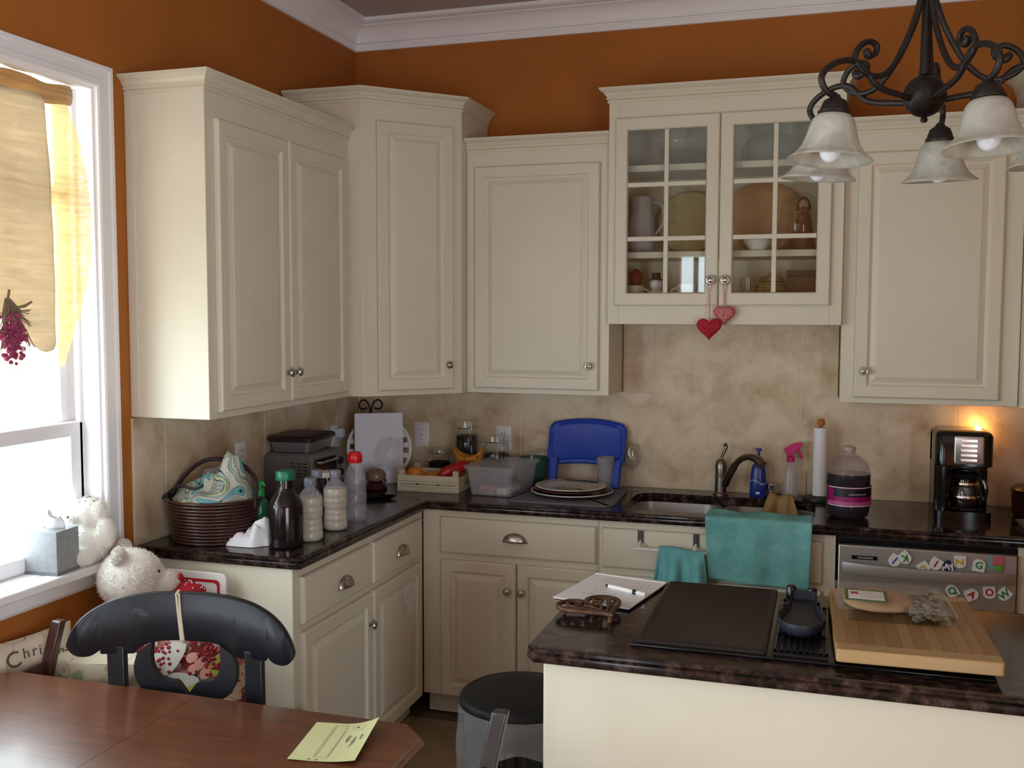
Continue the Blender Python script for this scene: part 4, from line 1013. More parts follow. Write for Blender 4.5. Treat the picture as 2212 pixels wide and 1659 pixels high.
# toaster oven with a lidded baking pan
to = thing('toaster_oven', 'small grey toaster oven against the window wall tiles', 'toaster oven', (0.014, -0.880, Z))
grey_metal = mat('grey_enamel', (0.17, 0.165, 0.17), 0.42, var=0.06, vscale=40)
b = MB(); b.rings([[(x, y, z) for x, y in rrect(0.003+i_, 0.0+i_, 0.222-i_, 0.26-i_, 0.012, 3)] for z, i_ in ((0.012, 0.004), (0.016, 0), (0.192, 0), (0.203, 0.006), (0.207, 0.016))]); b.obj('body', grey_metal, to, ang=50)
b = MB()
for col in range(3):
    for k in range(5): b.box(0.125+0.027*col, -0.0012, 0.115+0.013*k, 0.143+0.027*col, 0.001, 0.119+0.013*k)
b.obj('side_vents', black_matte, to, kind='stuff')
MB().box(0.221, 0.014, 0.035, 0.228, 0.190, 0.185).obj('glass_door', black_gloss, to, bevel=0.003); b = MB(); b.tube([(0.228, 0.03, 0.172), (0.243, 0.03, 0.172), (0.243, 0.175, 0.172), (0.228, 0.175, 0.172)], 0.005); b.obj('door_handle', steel, to)
for k in range(3): b = MB(); b.M = T(0.222, 0.226, 0.06+0.048*k) @ RY(PI/2); b.lathe([(0.0001, 0), (0.016, 0), (0.014, 0.014), (0.0001, 0.015)], 16); b.obj('dial', black_matte, to)
for x in (0.03, 0.195):
    for y in (0.03, 0.23): MB().lathe([(0.010, 0), (0.012, 0.013)], 12, (x, y, 0)).obj('foot', black_matte, to)
bp = thing('baking_pan', 'metal baking pan with a dark brown lid, on the toaster oven', 'baking pan', (0.115, -0.745, Z+0.2075), math.radians(4))
b = MB(); b.rings([[(x, y, z) for x, y in rrect(-0.082-i_, -0.112-i_, 0.082+i_, 0.112+i_, 0.02, 4)] for z, i_ in ((0.0, -0.004), (0.003, 0.0), (0.042, 0.006), (0.044, 0.010))]); b.obj('pan', mat('pan_metal', (0.33, 0.33, 0.35), 0.4, metal=0.8, var=0.1), bp, ang=40)
b = MB(); b.rings([[(x, y, z) for x, y in rrect(-0.098-i_, -0.128-i_, 0.098+i_, 0.128+i_, 0.024, 4)] for z, i_ in ((0.0445, -0.006), (0.046, 0.0), (0.060, 0.001), (0.066, -0.008), (0.068, -0.02))]); b.obj('lid', mat('dark_plum_lid', (0.030, 0.008, 0.012), 0.4, var=0.15), bp, ang=40)

def outlet(label, loc, rz, plug=False, wide=False):
    t = thing('outlet_plate', label, 'outlet', loc, rz)
    b = MB(); b.rings([[(x, -y_, z) for x, z in rrect(-0.036+i_, -0.058+i_, 0.036-i_, 0.058-i_, 0.006, 3)] for y_, i_ in ((0, 0), (0.004, 0), (0.006, 0.003))]); b.obj('plate', white_gloss, t)
    for s in (-1, 1):
        b = MB(); b.rings([[(x, -y_, z) for x, z in rrect(-0.016, s*0.024-0.014, 0.016, s*0.024+0.014, 0.008, 3)] for y_ in (0.006, 0.0072)]); so = b.obj('socket', white_matte, t)
        b = MB()
        for q_ in (-0.006, 0.006): b.box(q_-0.001, -0.0076, s*0.024-0.002, q_+0.001, -0.0070, s*0.024+0.007)
        b.obj('slot', black_matte, so)
    b = MB(); b.M = T(0, -0.006, 0) @ RX(PI/2); b.lathe([(0.0001, 0), (0.003, 0), (0.0001, 0.001)], 8); b.obj('screw', black_matte, t)
    if plug:
        b = MB(); b.rings([[(x, -y_, z) for x, z in rrect(-0.019+i_, 0.0+i_, 0.019-i_, 0.046-i_, 0.008, 3)] for y_, i_ in ((0.008, 0), (0.04, 0), (0.046, 0.006))]); b.obj('plug', mat('white_plug', (0.62, 0.68, 0.80), 0.35), t)
    return t
outlet('white outlet plate on the back wall tiles, right of the white picture board', (0.337, -0.0105, 1.108), 0)
outlet('white outlet plate behind the glass canisters, mostly hidden', (0.745, -0.0105, 1.105), 0)
outlet('white outlet plate on the window wall behind the wicker basket', (0.0105, -1.037, 1.125), PI/2)
outlet('white outlet with a plug, on the window wall beside the toaster oven', (0.0105, -0.262, 1.110), PI/2, True)

# ------------------------------------------------------------------ corner: picture board, pierced plate on a stand
A = math.radians(31)
pbx = thing('picture_board', 'tall white board with a pale dandelion drawing, standing in the corner', 'picture', (0.247, -0.292, Z), A)
Mp = RX(math.radians(-3))
b = MB(); b.M = Mp; b.rings([[(x, y, z) for x, z in rrect(-0.108, 0, 0.108, 0.318, 0.004, 2)] for y in (-0.008, 0.008)]); b.obj('panel', mat('white_board', (0.66, 0.67, 0.73), 0.5, var=0.02), pbx, bevel=0.001)
b = MB(); b.M = Mp @ T(0.052, -0.0086, 0.135) @ RX(PI/2); rd = random.Random(2)
for k in range(150):
    a = k*2.399963; r = 0.068*math.sqrt((k+1)/150)
    x, y = r*math.cos(a), r*math.sin(a)
    if x + 0.052 > 0.104: continue
    e = Vector((x, y, 0)); d_ = e.normalized()*0.010
    stroke(b, [e, e+d_], 0.0022); t_ = Vector((-d_.y, d_.x, 0))*0.35
    if x + d_.x + 0.052 < 0.1: stroke(b, [e+d_, e+d_*1.4+t_], 0.0016); stroke(b, [e+d_, e+d_*1.4-t_], 0.0016)
b.obj('dandelion_drawing', mat('taupe_ink', (0.36, 0.30, 0.28), 0.8), pbx, smooth=False)
pp = thing('pierced_plate', 'round white plate with square cut-outs in its rim, behind the picture board', 'plate', (0.236, -0.2585, Z+0.004), A)
Mp = RX(math.radians(-12)) @ T(0, 0.012, 0.150) @ RX(PI/2)
b = MB(); b.M = Mp; n = 48
R0, R1, R2, R3 = 0.0, 0.108, 0.134, 0.148
def ringz(r): return 0.004 + 0.016*(r/0.148)**2
b.rings([[(r*math.cos(2*PI*k/n), r*math.sin(2*PI*k/n), ringz(r)) for k in range(n)] for r in (0.001, 0.06, R1)], cap0=False, cap1=False)
b.rings([[(r*math.cos(2*PI*k/n), r*math.sin(2*PI*k/n), ringz(r)) for k in range(n)] for r in (R2, R3)], cap0=False, cap1=False)
for k in range(16):
    a0 = 2*PI*k/16
    b.grid(lambda u, v: ((R1+(R2-R1)*v)*math.cos(a0+2*PI/32*u), (R1+(R2-R1)*v)*math.sin(a0+2*PI/32*u), ringz(R1+(R2-R1)*v)), 3, 2)
b.obj('plate', white_gloss, pp, solid=0.004)
ps = thing('plate_stand', 'black iron plate stand with two curls on top, in the corner', 'plate stand', (0.199, -0.262, Z), A)
b = MB()
for s in (-1, 1):
    b.tube([(s*0.052, -0.03, 0.004), (s*0.045, 0.01, 0.05), (s*0.02, 0.045, 0.18), (s*0.004, 0.062, 0.30)], 0.004)
    b.tube([(s*0.052, -0.03, 0.004), (s*0.052, -0.055, 0.004), (s*0.052, -0.065, 0.02)], 0.004)
    b.tube(spline([(s*0.002, 0.064, 0.285), (s*0.004, 0.064, 0.330), (s*0.018, 0.064, 0.362), (s*0.038, 0.064, 0.368), (s*0.052, 0.064, 0.352), (s*0.048, 0.064, 0.332), (s*0.030, 0.064, 0.327), (s*0.016, 0.064, 0.334)], 6), 0.0042)
b.obj('frame', iron, ps)
cb_ = thing('ceramic_bowl', 'small brown ceramic pot with a dark foot in front of the picture board', 'bowl', (0.292, -0.425, Z))
MB().lathe([(0.0001, 0.0), (0.048, 0.0), (0.052, 0.006), (0.040, 0.026), (0.030, 0.034)], 28, cap1=False).obj('foot', mat('dark_red_glaze', (0.045, 0.008, 0.008), 0.25), cb_)
MB().lathe([(0.030, 0.0345), (0.042, 0.042), (0.046, 0.056), (0.042, 0.074), (0.028, 0.087), (0.010, 0.092), (0.0001, 0.0925)], 28).obj('lid', mat('tan_glaze', (0.20, 0.125, 0.09), 0.25, var=0.1), cb_)
sr = thing('spoon_rest', 'flat black leaf-shaped dish on the dark counter, behind the red-capped bottle', 'dish', (0.395, -0.640, Z), math.radians(25))
b = MB()
out = [(0.085*math.cos(a), 0.036*math.sin(a)*(1-0.35*math.cos(a))) for a in [2*PI*k/36 for k in range(36)]]
b.rings([[(x*s_, y*s_, z) for x, y in out] for s_, z in ((0.7, 0.0), (0.95, 0.010), (1.0, 0.014), (0.96, 0.013), (0.7, 0.004))], cap0=True, cap1=True); b.obj('dish', black_gloss, sr)

# ------------------------------------------------------------------ fruit crate
cr = thing('fruit_crate', 'small pale wooden fruit crate with green print, holding oranges', 'crate', (0.536, -0.327, Z), math.radians(2.5))
pale_wood = ramp_mat('pale_crate_wood', [(0.2, (0.55, 0.47, 0.34)), (0.8, (0.68, 0.60, 0.45))], 0.7, scale=6, stretch=(2, 8, 14))
pink_wood = ramp_mat('bare_crate_wood', [(0.2, (0.52, 0.38, 0.27)), (0.8, (0.64, 0.48, 0.35))], 0.7, scale=6, stretch=(2, 2, 10))
CW, CD, CHh = 0.138, 0.108, 0.072
for y, ty in ((-CD, 1), (CD, -1)): MB().box(-CW, y, 0.001, CW, y+ty*0.004, CHh).obj('side_board', pale_wood, cr)
for x, tx_ in ((-CW, 1), (CW, -1)): MB().box(x, -CD+0.004, 0.001, x+tx_*0.004, CD-0.004, CHh-0.006).obj('end_board', pale_wood, cr)
MB().box(-CW+0.004, -CD+0.004, 0.001, CW-0.004, CD-0.004, 0.005).obj('base_board', pink_wood, cr)
for sx in (-1, 1):
    for sy in (-1, 1):
        b = MB(); x, y = sx*(CW-0.016), sy*(CD-0.004-0.010); b.box(x-0.012, y-0.010, 0.005, x+0.012, y+0.010, CHh+0.022); b.obj('corner_post', pink_wood, cr, bevel=0.001)
gpr = mat('green_print', (0.05, 0.16, 0.05), 0.7); Mf = T(0, -CD-0.0006, 0) @ RX(PI/2)
for k in range(3): text('lettering', 'Clementines', 0.0125, Mf @ T(-0.092+0.092*k, 0.034, 0), gpr, cr)
b = MB(); b.M = Mf
for y in (0.046, 0.022, 0.008): stroke(b, [Vector((-CW+0.004, y, 0)), Vector((CW-0.004, y, 0))], 0.0013)
for k in range(2):
    cx = -0.046+0.092*k; b.add([(cx+0.011*math.cos(2*PI*q_/14), 0.034+0.0042*math.sin(2*PI*q_/14), 0) for q_ in range(14)], [tuple(range(14))])
scribble(b, -0.05, 0.016, 0.05, 0.016, rows=1, amp=0.002, w=0.0012)
b.obj('printed_bands', gpr, cr, smooth=False)
b = MB(); b.M = T(CW+0.0006, 0, 0) @ RZ(PI/2) @ RX(PI/2)
for y in (0.046, 0.022): stroke(b, [Vector((-CD+0.004, y, 0)), Vector((CD-0.004, y, 0))], 0.0013)
b.obj('printed_bands', gpr, cr, smooth=False); text('lettering', 'Clementines', 0.0125, T(CW+0.0006, 0, 0) @ RZ(PI/2) @ RX(PI/2) @ T(0, 0.034, 0), gpr, cr)
orange_skin = mat('orange_peel', (0.62, 0.20, 0.015), 0.45, var=0.06, vscale=30, bump=0.15, bscale=260)
def orange(label, loc, r):
    t = thing('orange', label, 'fruit', loc)
    MB().lathe([(0.0001, -r*0.92)]+[(r*math.cos(a), r*0.94*math.sin(a)) for a in [(-80+10*k)*PI/180 for k in range(17)]]+[(0.0001, r*0.90)], 24).obj('peel', orange_skin, t, ang=180)
    MB().lathe([(0.0001, 0), (0.004, 0), (0.003, 0.002), (0.0001, 0.0022)], 8, (0, 0, r*0.90)).obj('stem_end', gpr, t)
orange('largest orange at the left end of the fruit crate', (0.455, -0.370, Z+0.065), 0.037)
orange('smaller orange low in the crate, beside the largest orange', (0.522, -0.345, Z+0.046), 0.033)
rp = thing('red_pepper', 'long red mesh-wrapped pepper lying in the right of the crate', 'vegetable', (0.615, -0.325, Z+0.07), math.radians(18))
red_veg = mat('red_pepper_skin', (0.42, 0.018, 0.012), 0.3, var=0.15)
b = MB(); b.tube(spline([(-0.055, -0.03, -0.006), (-0.03, -0.015, 0.008), (0.01, 0.0, 0.018), (0.05, 0.02, 0.034), (0.062, 0.026, 0.040)], 5), [0.010+0.016*math.sin(PI*min(1, k/20*0.9+0.1)) for k in range(21)], 12); b.obj('pepper_body', red_veg, rp, ang=180)
MB().tube([(0.060, 0.026, 0.040), (0.075, 0.030, 0.050)], [0.006, 0.004], 7).obj('stalk', gpr, rp)

# ------------------------------------------------------------------ glass canisters
dark_grounds = mat('black_coffee_grounds', (0.010, 0.007, 0.006), 0.8, bump=0.5, bscale=200)
def canister(label, x, y, w, h, fill):
    t = thing('glass_canister', label, 'canister', (x, y, Z), 0, 'clip-lid glass canisters')
    hw = w/2
    b = MB(); b.rings([[(px, py, z) for px, py in rrect(-hw+i_, -hw+i_, hw-i_, hw-i_, 0.012, 3)] for z, i_ in ((0, 0.003), (0.004, 0), (h*0.80, 0), (h*0.84, 0.006), (h*0.86, 0.006))], cap1=False); b.obj('jar', thin_clear, t, ang=40)
    b = MB(); b.rings([[(px, py, z) for px, py in rrect(-hw+0.004, -hw+0.004, hw-0.004, hw-0.004, 0.010, 3)] for z in (0.004, fill)]); b.obj('contents', dark_grounds, t, ang=40)
    b = MB(); b.rings([[(px, py, z) for px, py in rrect(-hw-0.001+i_, -hw-0.001+i_, hw+0.001-i_, hw+0.001-i_, 0.012, 3)] for z, i_ in ((h*0.875, 0.004), (h*0.885, 0), (h*0.985, 0.002), (h, 0.010))]); b.obj('lid', thin_clear, t, ang=40)
    b = MB(); b.tube([(px, py, h*0.868) for px, py in rrect(-hw+0.002, -hw+0.002, hw-0.002, hw-0.002, 0.012, 3)], 0.0018, 6, closed=True); b.tube([(-hw-0.003, 0, h*0.87), (-hw-0.003, 0, h*0.80), (-hw-0.002, 0, h*0.74)], 0.0018, 6)
    b.tube([(hw+0.002, -0.012, h*0.87), (hw+0.016, -0.012, h*0.885), (hw+0.016, 0.012, h*0.885), (hw+0.002, 0.012, h*0.87)], 0.0016, 6); b.tube([(hw+0.003, 0.0, h*0.87), (hw+0.003, 0.0, h*0.7)], 0.0016, 6)
    b.obj('wire_clip', chrome, t)
canister('tallest of the three square clip-lid glass canisters, behind the fruit crate', 0.600, -0.105, 0.088, 0.282, 0.21)
canister('middle-sized square glass canister, right of the tallest and behind the clear bin', 0.747, -0.115, 0.096, 0.218, 0.135)
canister('shortest square glass canister, left of the tallest and behind the fruit crate', 0.466, -0.110, 0.088, 0.148, 0.085)
om = thing('orange_mesh_bowl', 'orange speckled bowl with two raised ends in front of the tallest canister', 'bowl', (0.640, -0.196, Z+0.0), math.radians(5))
orange_mesh = patch_mat('orange_speckle', (0.58, 0.24, 0.035), [('v', 60, .30, .20, (0.20, 0.07, 0.015), 0)], 0.7)
b = MB()
def omf(u, v):
    a = 2*PI*u; r = 0.040 + 0.026*v; lift = 0.058*abs(math.cos(a))**3
    return (1.05*r*math.cos(a), 0.68*r*math.sin(a), 0.003 + v*(0.128+lift*0.8))
b.grid(omf, 40, 10); b.lathe([(0.0001, 0.003), (0.042, 0.003)], 40, sx=1.05, sy=0.68); b.obj('bowl_wall', orange_mesh, om, ang=180, solid=0.004)

# ------------------------------------------------------------------ clear bin, green bowl, roll
bi = thing('plastic_bin', 'milky clear plastic storage bin with a lid, right of the fruit crate', 'bin', (0.836, -0.310, Z), math.radians(-6))
b = MB(); lv = [(0.0, 0.088, 0.125), (0.004, 0.092, 0.130), (0.110, 0.104, 0.146), (0.113, 0.112, 0.154), (0.119, 0.112, 0.154)]
b.rings([[(x, y, z) for x, y in rrect(-hx, -hy, hx, hy, 0.018, 4)] for z, hx, hy in lv], cap1=False); b.obj('tub', bin_plastic, bi, solid=0.0018, ang=40)
b = MB(); b.rings([[(x, y, z) for x, y in rrect(-hx, -hy, hx, hy, 0.02, 4)] for z, hx, hy in ((0.119, 0.116, 0.158), (0.126, 0.117, 0.159), (0.128, 0.112, 0.154), (0.125, 0.104, 0.146))]); b.obj('lid', bin_plastic, bi, ang=40)
cc_ = thing('packaged_food', 'pink and white packets inside the clear plastic bin', 'food', (0.828, -0.345, Z+0.004), math.radians(-6))
b = MB(); b.rings([[(x, y, z + 0.004*nz(x*30, y*30, z*30)) for x, y in rrect(-0.07+i_, -0.075+i_, 0.02-i_, 0.075-i_, 0.02, 4)] for z, i_ in ((0.0, 0.004), (0.02, 0), (0.034, 0.012))]); b.obj('packet', mat('pink_packet', (0.52, 0.28, 0.31), 0.5, var=0.3, vscale=50), cc_)
b = MB(); b.box(0.022, -0.07, 0.0, 0.07, 0.075, 0.028); b.obj('packet', white_matte, cc_, bevel=0.005)
MB().box(-0.02, -0.055, 0.036, 0.068, 0.05, 0.070).obj('packet', mat('navy_packet', (0.05, 0.05, 0.09), 0.5), cc_, bevel=0.004)
gb = thing('glass_bowl', 'dark green glass mixing bowl between the bin and the blue tray', 'bowl', (0.908, -0.088, Z)); gb.scale = (0.77, 0.77, 1.0)
b = MB(); b.lathe([(0.0001, 0.002), (0.045, 0.0), (0.052, 0.004), (0.075, 0.04), (0.088, 0.085), (0.092, 0.118), (0.094, 0.122), (0.089, 0.120), (0.084, 0.085), (0.070, 0.042), (0.046, 0.010), (0.0001, 0.008)], 36); b.obj('bowl', green_glass, gb, ang=60)
ML_ = T(-0.010, 0.0, 0.126) @ RY(math.radians(-16))
b = MB(); b.M = ML_; b.lathe([(0.094, 0.0), (0.096, 0.003), (0.085, 0.014), (0.055, 0.024), (0.02, 0.028), (0.0001, 0.0285)], 32); gld = b.obj('lid', thin_clear, gb, ang=60, label='clear glass lid resting tilted on the bowl')
b = MB(); b.M = ML_; b.lathe([(0.0001, 0.0285), (0.007, 0.029), (0.007, 0.036), (0.015, 0.042), (0.013, 0.050), (0.0001, 0.052)], 18); b.obj('lid_knob', thin_clear, gld)
pr = thing('paper_roll', 'small rolled tube seen end-on behind the clear bin', 'roll', (0.815, -0.055, Z+0.1))
b = MB(); b.M = RX(PI/2); b.rings([[(r*math.cos(2*PI*k/24), r*math.sin(2*PI*k/24), z) for k in range(24)] for r, z in ((0.018, -0.035), (0.018, 0.035), (0.013, 0.035), (0.013, -0.035))], cap0=False, cap1=False); b.obj('tube', mat('grey_card_tube', (0.42, 0.37, 0.32), 0.8), pr)
b = MB(); b.lathe([(0.03, -0.0995), (0.03, -0.095), (0.008, -0.09), (0.008, -0.019)], 16); b.obj('tube_stand', black_matte, pr)

# ------------------------------------------------------------------ blue tray stand, mat, plates, cup, wine glass
blue = mat('blue_plastic', (0.012, 0.055, 0.42), 0.42, var=0.05, vscale=50)
bt = thing('blue_plastic_tray', 'bright blue plastic lap tray with two legs, leaning against the tiles', 'tray', (1.150, -0.125, Z), 0)
Mt = RX(math.radians(-18)); 
out = []
for k in range(29):
    u = -1 + 2*k/28; out.append((0.176*u, 0.316 - 0.040*abs(u)**2.6))
pan_ = [(-0.176, 0.276)] 
def tray_outline(i_):
    pts = []
    W_, zb, zt = 0.177-i_, 0.098+i_, 0.314-i_
    for k in range(13):
        u = -0.80 + 1.60*k/12; pts.append((W_*u, zt - 0.026*abs(u)**2.2))
    for k in range(1, 8):
        a = PI/2 - (PI/2)*k/8; pts.append((W_*0.80 + W_*0.20*math.cos(a), zt-0.062 + 0.046*math.sin(a)))
    pts.append((W_, zb+0.06))
    for k in range(1, 8):
        a = -(PI/2)*k/8; pts.append((W_*0.82 + W_*0.18*math.cos(a), zb+0.045 + 0.045*math.sin(a)))
    for k in range(13):
        u = 0.80 - 1.60*k/12; pts.append((W_*u, zb + 0.012*(1-(u/0.8)**2)))
    L_ = [(-x, z) for x, z in pts[::-1]]
    right = pts
    # left side rounded corners mirrored from the right ones
    left = []
    for k in range(1, 8):
        a = -(PI/2) - (PI/2)*k/8; left.append((-W_*0.82 + W_*0.18*math.cos(a), zb+0.045 + 0.045*math.sin(a)))
    left.append((-W_, zb+0.06))
    for k in range(1, 8):
        a = PI - (PI/2)*k/8; left.append((-W_*0.80 + W_*0.20*math.cos(a), zt-0.062 + 0.046*math.sin(a)))
    return right + left
b = MB(); b.M = Mt
b.rings([[(x, y, z) for x, z in tray_outline(i_)] for y, i_ in ((0.008, 0.004), (0.0, 0.0), (-0.008, 0.002), (-0.012, 0.008), (-0.012, 0.016), (-0.006, 0.022), (-0.003, 0.028))]); b.obj('tray_top', blue, bt, ang=40)
for s in (-1, 1):
    b = MB(); b.M = Mt; b.rings([[(x, y, z) for x, y in rrect(s*0.142-ww, -0.030, s*0.142+ww, 0.004, 0.010, 3)] for z, ww in ((0.006, 0.020), (0.05, 0.021), (0.125, 0.022))]); b.obj('leg', blue, bt, ang=40)
dm = thing('drying_mat', 'thin grey drying mat under the plates', 'mat', (0, 0, 0))
b = MB(); qd = [(0.925, -0.530), (1.325, -0.537), (1.362, -0.500), (1.352, -0.155), (0.985, -0.145)]
def roundpoly(q_, r, n=4):
    o_ = []
    for k in range(len(q_)):
        p0, p1, p2 = Vector(q_[k-1]), Vector(q_[k]), Vector(q_[(k+1) % len(q_)]); d0 = (p0-p1).normalized()*r; d2 = (p2-p1).normalized()*r
        for j in range(n+1):
            t_ = j/n; a = p1+d0; c_ = p1+d2; o_.append(tuple(a*(1-t_)**2 + p1*2*t_*(1-t_) + c_*t_*t_))
    return o_
b.rings([[(x, y, z) for x, y in roundpoly(qd, 0.03)] for z in (Z, Z+0.007)]); b.obj('mat_pad', mat('grey_microfibre', (0.15, 0.15, 0.165), 0.9, var=0.12, vscale=80, bump=0.4, bscale=220), dm, bevel=0.003)
def plate(name, label, loc, R, m, rimm, h=0.016):
    t = thing(name, label, 'plate', loc)
    MB().lathe([(0.0001, 0.003), (R*0.55, 0.0), (R*0.60, 0.002), (R*0.80, h*0.65), (R*0.985, h), (R, h+0.001), (R*0.985, h+0.003), (R*0.80, h*0.75+0.002), (R*0.62, 0.006), (R*0.5, 0.0045), (0.0001, 0.0045)], 56).obj('dish', m, t, ang=60)
    b = MB(); b.tube([(R*math.cos(2*PI*k/56), R*math.sin(2*PI*k/56), h+0.0015) for k in range(56)], 0.0022, 6, closed=True); b.obj('rim', rimm, t)
    return t
plate('serving_plate', 'large dark plum plate with a white edge, under the other plates', (1.147, -0.322, Z+0.0075), 0.170, mat('plum_glaze', (0.055, 0.008, 0.018), 0.2), white_gloss, 0.017)
plate('serving_plate', 'dark red plate between the large plum plate and the lettered plate', (1.143, -0.318, Z+0.0165), 0.153, mat('maroon_glaze', (0.10, 0.012, 0.022), 0.2), mat('maroon_glaze_rim', (0.16, 0.03, 0.035), 0.2), 0.018)
pl = plate('cookie_plate', 'cream plate lettered Cookies with a painted sprig, on top of the stack', (1.140, -0.314, Z+0.027), 0.148, mat('cream_glaze', (0.60, 0.53, 0.42), 0.22), mat('pale_glaze_rim', (0.66, 0.60, 0.52), 0.22), 0.016)
text('lettering', 'Cookies', 0.046, T(0.018, 0.112, 0.0195) @ RX(math.radians(8)) @ RZ(math.radians(-6)), black_matte, pl, bold=0.0006, shear=0.25)
b = MB()
for k in range(5): stroke(b, [Vector((0.02+0.010*k, -0.01+0.012*k*(-1), 0.0055)), Vector((0.055+0.012*k, -0.015-0.006*k, 0.0055))], 0.006)
b.obj('sprig_print', mat('olive_print', (0.06, 0.07, 0.03), 0.4), pl, smooth=False)
b = MB(); b.add([(-0.02+0.062*math.cos(2*PI*k/20), -0.01+0.030*math.sin(2*PI*k/20), 0.0052) for k in range(20)], [tuple(range(20))]); b.obj('pale_print', mat('pale_green_print', (0.38, 0.36, 0.27), 0.3), pl, smooth=False)

pc_ = thing('plastic_tumbler', 'frosted grey plastic tumbler standing right of the plates', 'cup', (1.248, -0.125, Z+0.0075))
b = MB(); b.lathe([(0.0001, 0.002), (0.031, 0.0), (0.033, 0.004), (0.040, 0.135), (0.0385, 0.135), (0.0315, 0.006), (0.0001, 0.005)], 32); b.obj('cup', cup_plastic, pc_, ang=60)
wg = thing('wine_glass', 'clear stemmed wine glass left of the sink', 'glass', (1.358, -0.105, Z))
b = MB(); b.lathe([(0.0001, 0.003), (0.034, 0.0), (0.035, 0.002), (0.012, 0.005), (0.0045, 0.010), (0.004, 0.075), (0.008, 0.086), (0.026, 0.100), (0.038, 0.122), (0.041, 0.145), (0.037, 0.180), (0.032, 0.200), (0.031, 0.200), (0.036, 0.180), (0.0398, 0.145), (0.037, 0.123), (0.025, 0.102), (0.006, 0.090), (0.0001, 0.088)], 32); b.obj('goblet', thin_clear, wg, ang=60)
# ------------------------------------------------------------------ around the sink
fc = thing('kitchen_faucet', 'dark brushed metal single-lever faucet arching over the sink', 'faucet', (1.738, -0.082, Z))
MB().lathe([(0.0001, 0), (0.031, 0), (0.031, 0.006), (0.026, 0.010), (0.0245, 0.075), (0.0265, 0.078), (0.0265, 0.084), (0.0245, 0.087), (0.0255, 0.120), (0.022, 0.138), (0.014, 0.150), (0.0001, 0.154)], 28).obj('body', bronze_tap, fc, ang=30)
b = MB(); sp = spline([(0.018, -0.012, 0.045), (0.040, -0.045, 0.095), (0.072, -0.085, 0.150), (0.105, -0.118, 0.178), (0.140, -0.148, 0.184), (0.170, -0.174, 0.172), (0.182, -0.184, 0.160)], 6)
m_ = len(sp); b.tube(sp, [0.0165 if k < m_*0.28 else (0.0135 if k < m_*0.6 else 0.0145+0.006*max(0, (k-m_*0.6)/(m_*0.4))) for k in range(m_)], 16); b.obj('spout', bronze_tap, fc, ang=60)
b = MB(); b.tube(spline([(0, 0, 0.148), (0.004, 0.004, 0.165), (0.014, 0.010, 0.185), (0.018, 0.012, 0.205), (0.012, 0.010, 0.215)], 5), [0.007]*6 + [0.0065]*6 + [0.008]*5 + [0.0095]*4, 10); b.obj('lever', bronze_tap, fc, ang=60)
so = thing('soap_bottle', 'blue pump bottle of dish soap behind the faucet spout', 'bottle', (1.893, -0.085, Z))
b = MB(); b.lathe([(0.0001, 0), (0.032, 0), (0.035, 0.004), (0.035, 0.05), (0.030, 0.105), (0.026, 0.128), (0.016, 0.142), (0.014, 0.150)], 28, sy=0.65); b.obj('body', mat('blue_soap_bottle', (0.018, 0.035, 0.22), 0.25), so, ang=40)
b = MB(); b.lathe([(0.0001, 0.148), (0.015, 0.148), (0.015, 0.168), (0.006, 0.171), (0.0055, 0.192), (0.010, 0.193), (0.010, 0.203), (0.0001, 0.205)], 18); b.tube([(-0.012, -0.0, 0.199), (0.012, -0.002, 0.199)], 0.005, 8); b.obj('pump', mat('blue_pump', (0.02, 0.035, 0.30), 0.3), so)
b = MB(); 
b.grid(lambda u, v: (0.0352*math.sin((u-0.5)*2.2), -0.0231*math.cos((u-0.5)*2.2), 0.062 + 0.008*math.sin(u*6) + 0.0022*v), 16, 1)
b.grid(lambda u, v: (-0.008+0.016*u, -0.0238, 0.014 + 0.008*v), 1, 1); b.obj('label_print', white_gloss, so)
ac = thing('chrome_air_gap', 'short chrome cylinder cap beside the blue soap bottle', 'sink fitting', (1.944, -0.075, Z))
MB().lathe([(0.0001, 0), (0.022, 0), (0.022, 0.005), (0.015, 0.008), (0.014, 0.030), (0.019, 0.034), (0.020, 0.050), (0.016, 0.056), (0.0001, 0.058)], 22).obj('cap', chrome, ac)
spb = thing('spray_bottle', 'clear ribbed spray bottle with a bright pink trigger', 'spray bottle', (2.022, -0.068, Z))
b = MB(); pf = [(0.0001, 0), (0.034, 0), (0.037, 0.005)]
for k in range(5): pf += [(0.037-0.003*k, 0.012+0.024*k), (0.034-0.003*k, 0.022+0.024*k)]
pf += [(0.019, 0.138), (0.014, 0.150), (0.0135, 0.158)]; b.lathe(pf, 28, cap1=False); b.obj('body', bottle_clear, spb, ang=60)
pink = mat('hot_pink_plastic', (0.58, 0.015, 0.17), 0.35)
b = MB(); b.lathe([(0.0001, 0.150), (0.0165, 0.150), (0.0165, 0.170), (0.012, 0.174), (0.0001, 0.174)], 20); 
b.rings([[(x, y*w_, z) for y, w_ in ((-0.010, 1), (0.010, 1))] + [(x, y*w_, z2) for y, w_ in ((0.010, 1), (-0.010, 1))] for x, z, z2, w_ in ((-0.026, 0.196, 0.206, 0.7), (-0.014, 0.176, 0.212, 1), (0.006, 0.174, 0.226, 1), (0.026, 0.204, 0.232, 0.9), (0.044, 0.218, 0.234, 0.75), (0.047, 0.221, 0.233, 0.6))]); b.obj('spray_head', pink, spb, bevel=0.002)
b = MB(); b.tube(spline([(0.026, 0, 0.212), (0.033, 0, 0.194), (0.040, 0, 0.176), (0.046, 0, 0.164)], 4), 0.0055, 8); b.obj('trigger', pink, spb)
pt = thing('paper_towel_holder', 'upright paper towel holder with a thin white roll and orange finial', 'paper towel', (2.140, -0.105, Z))
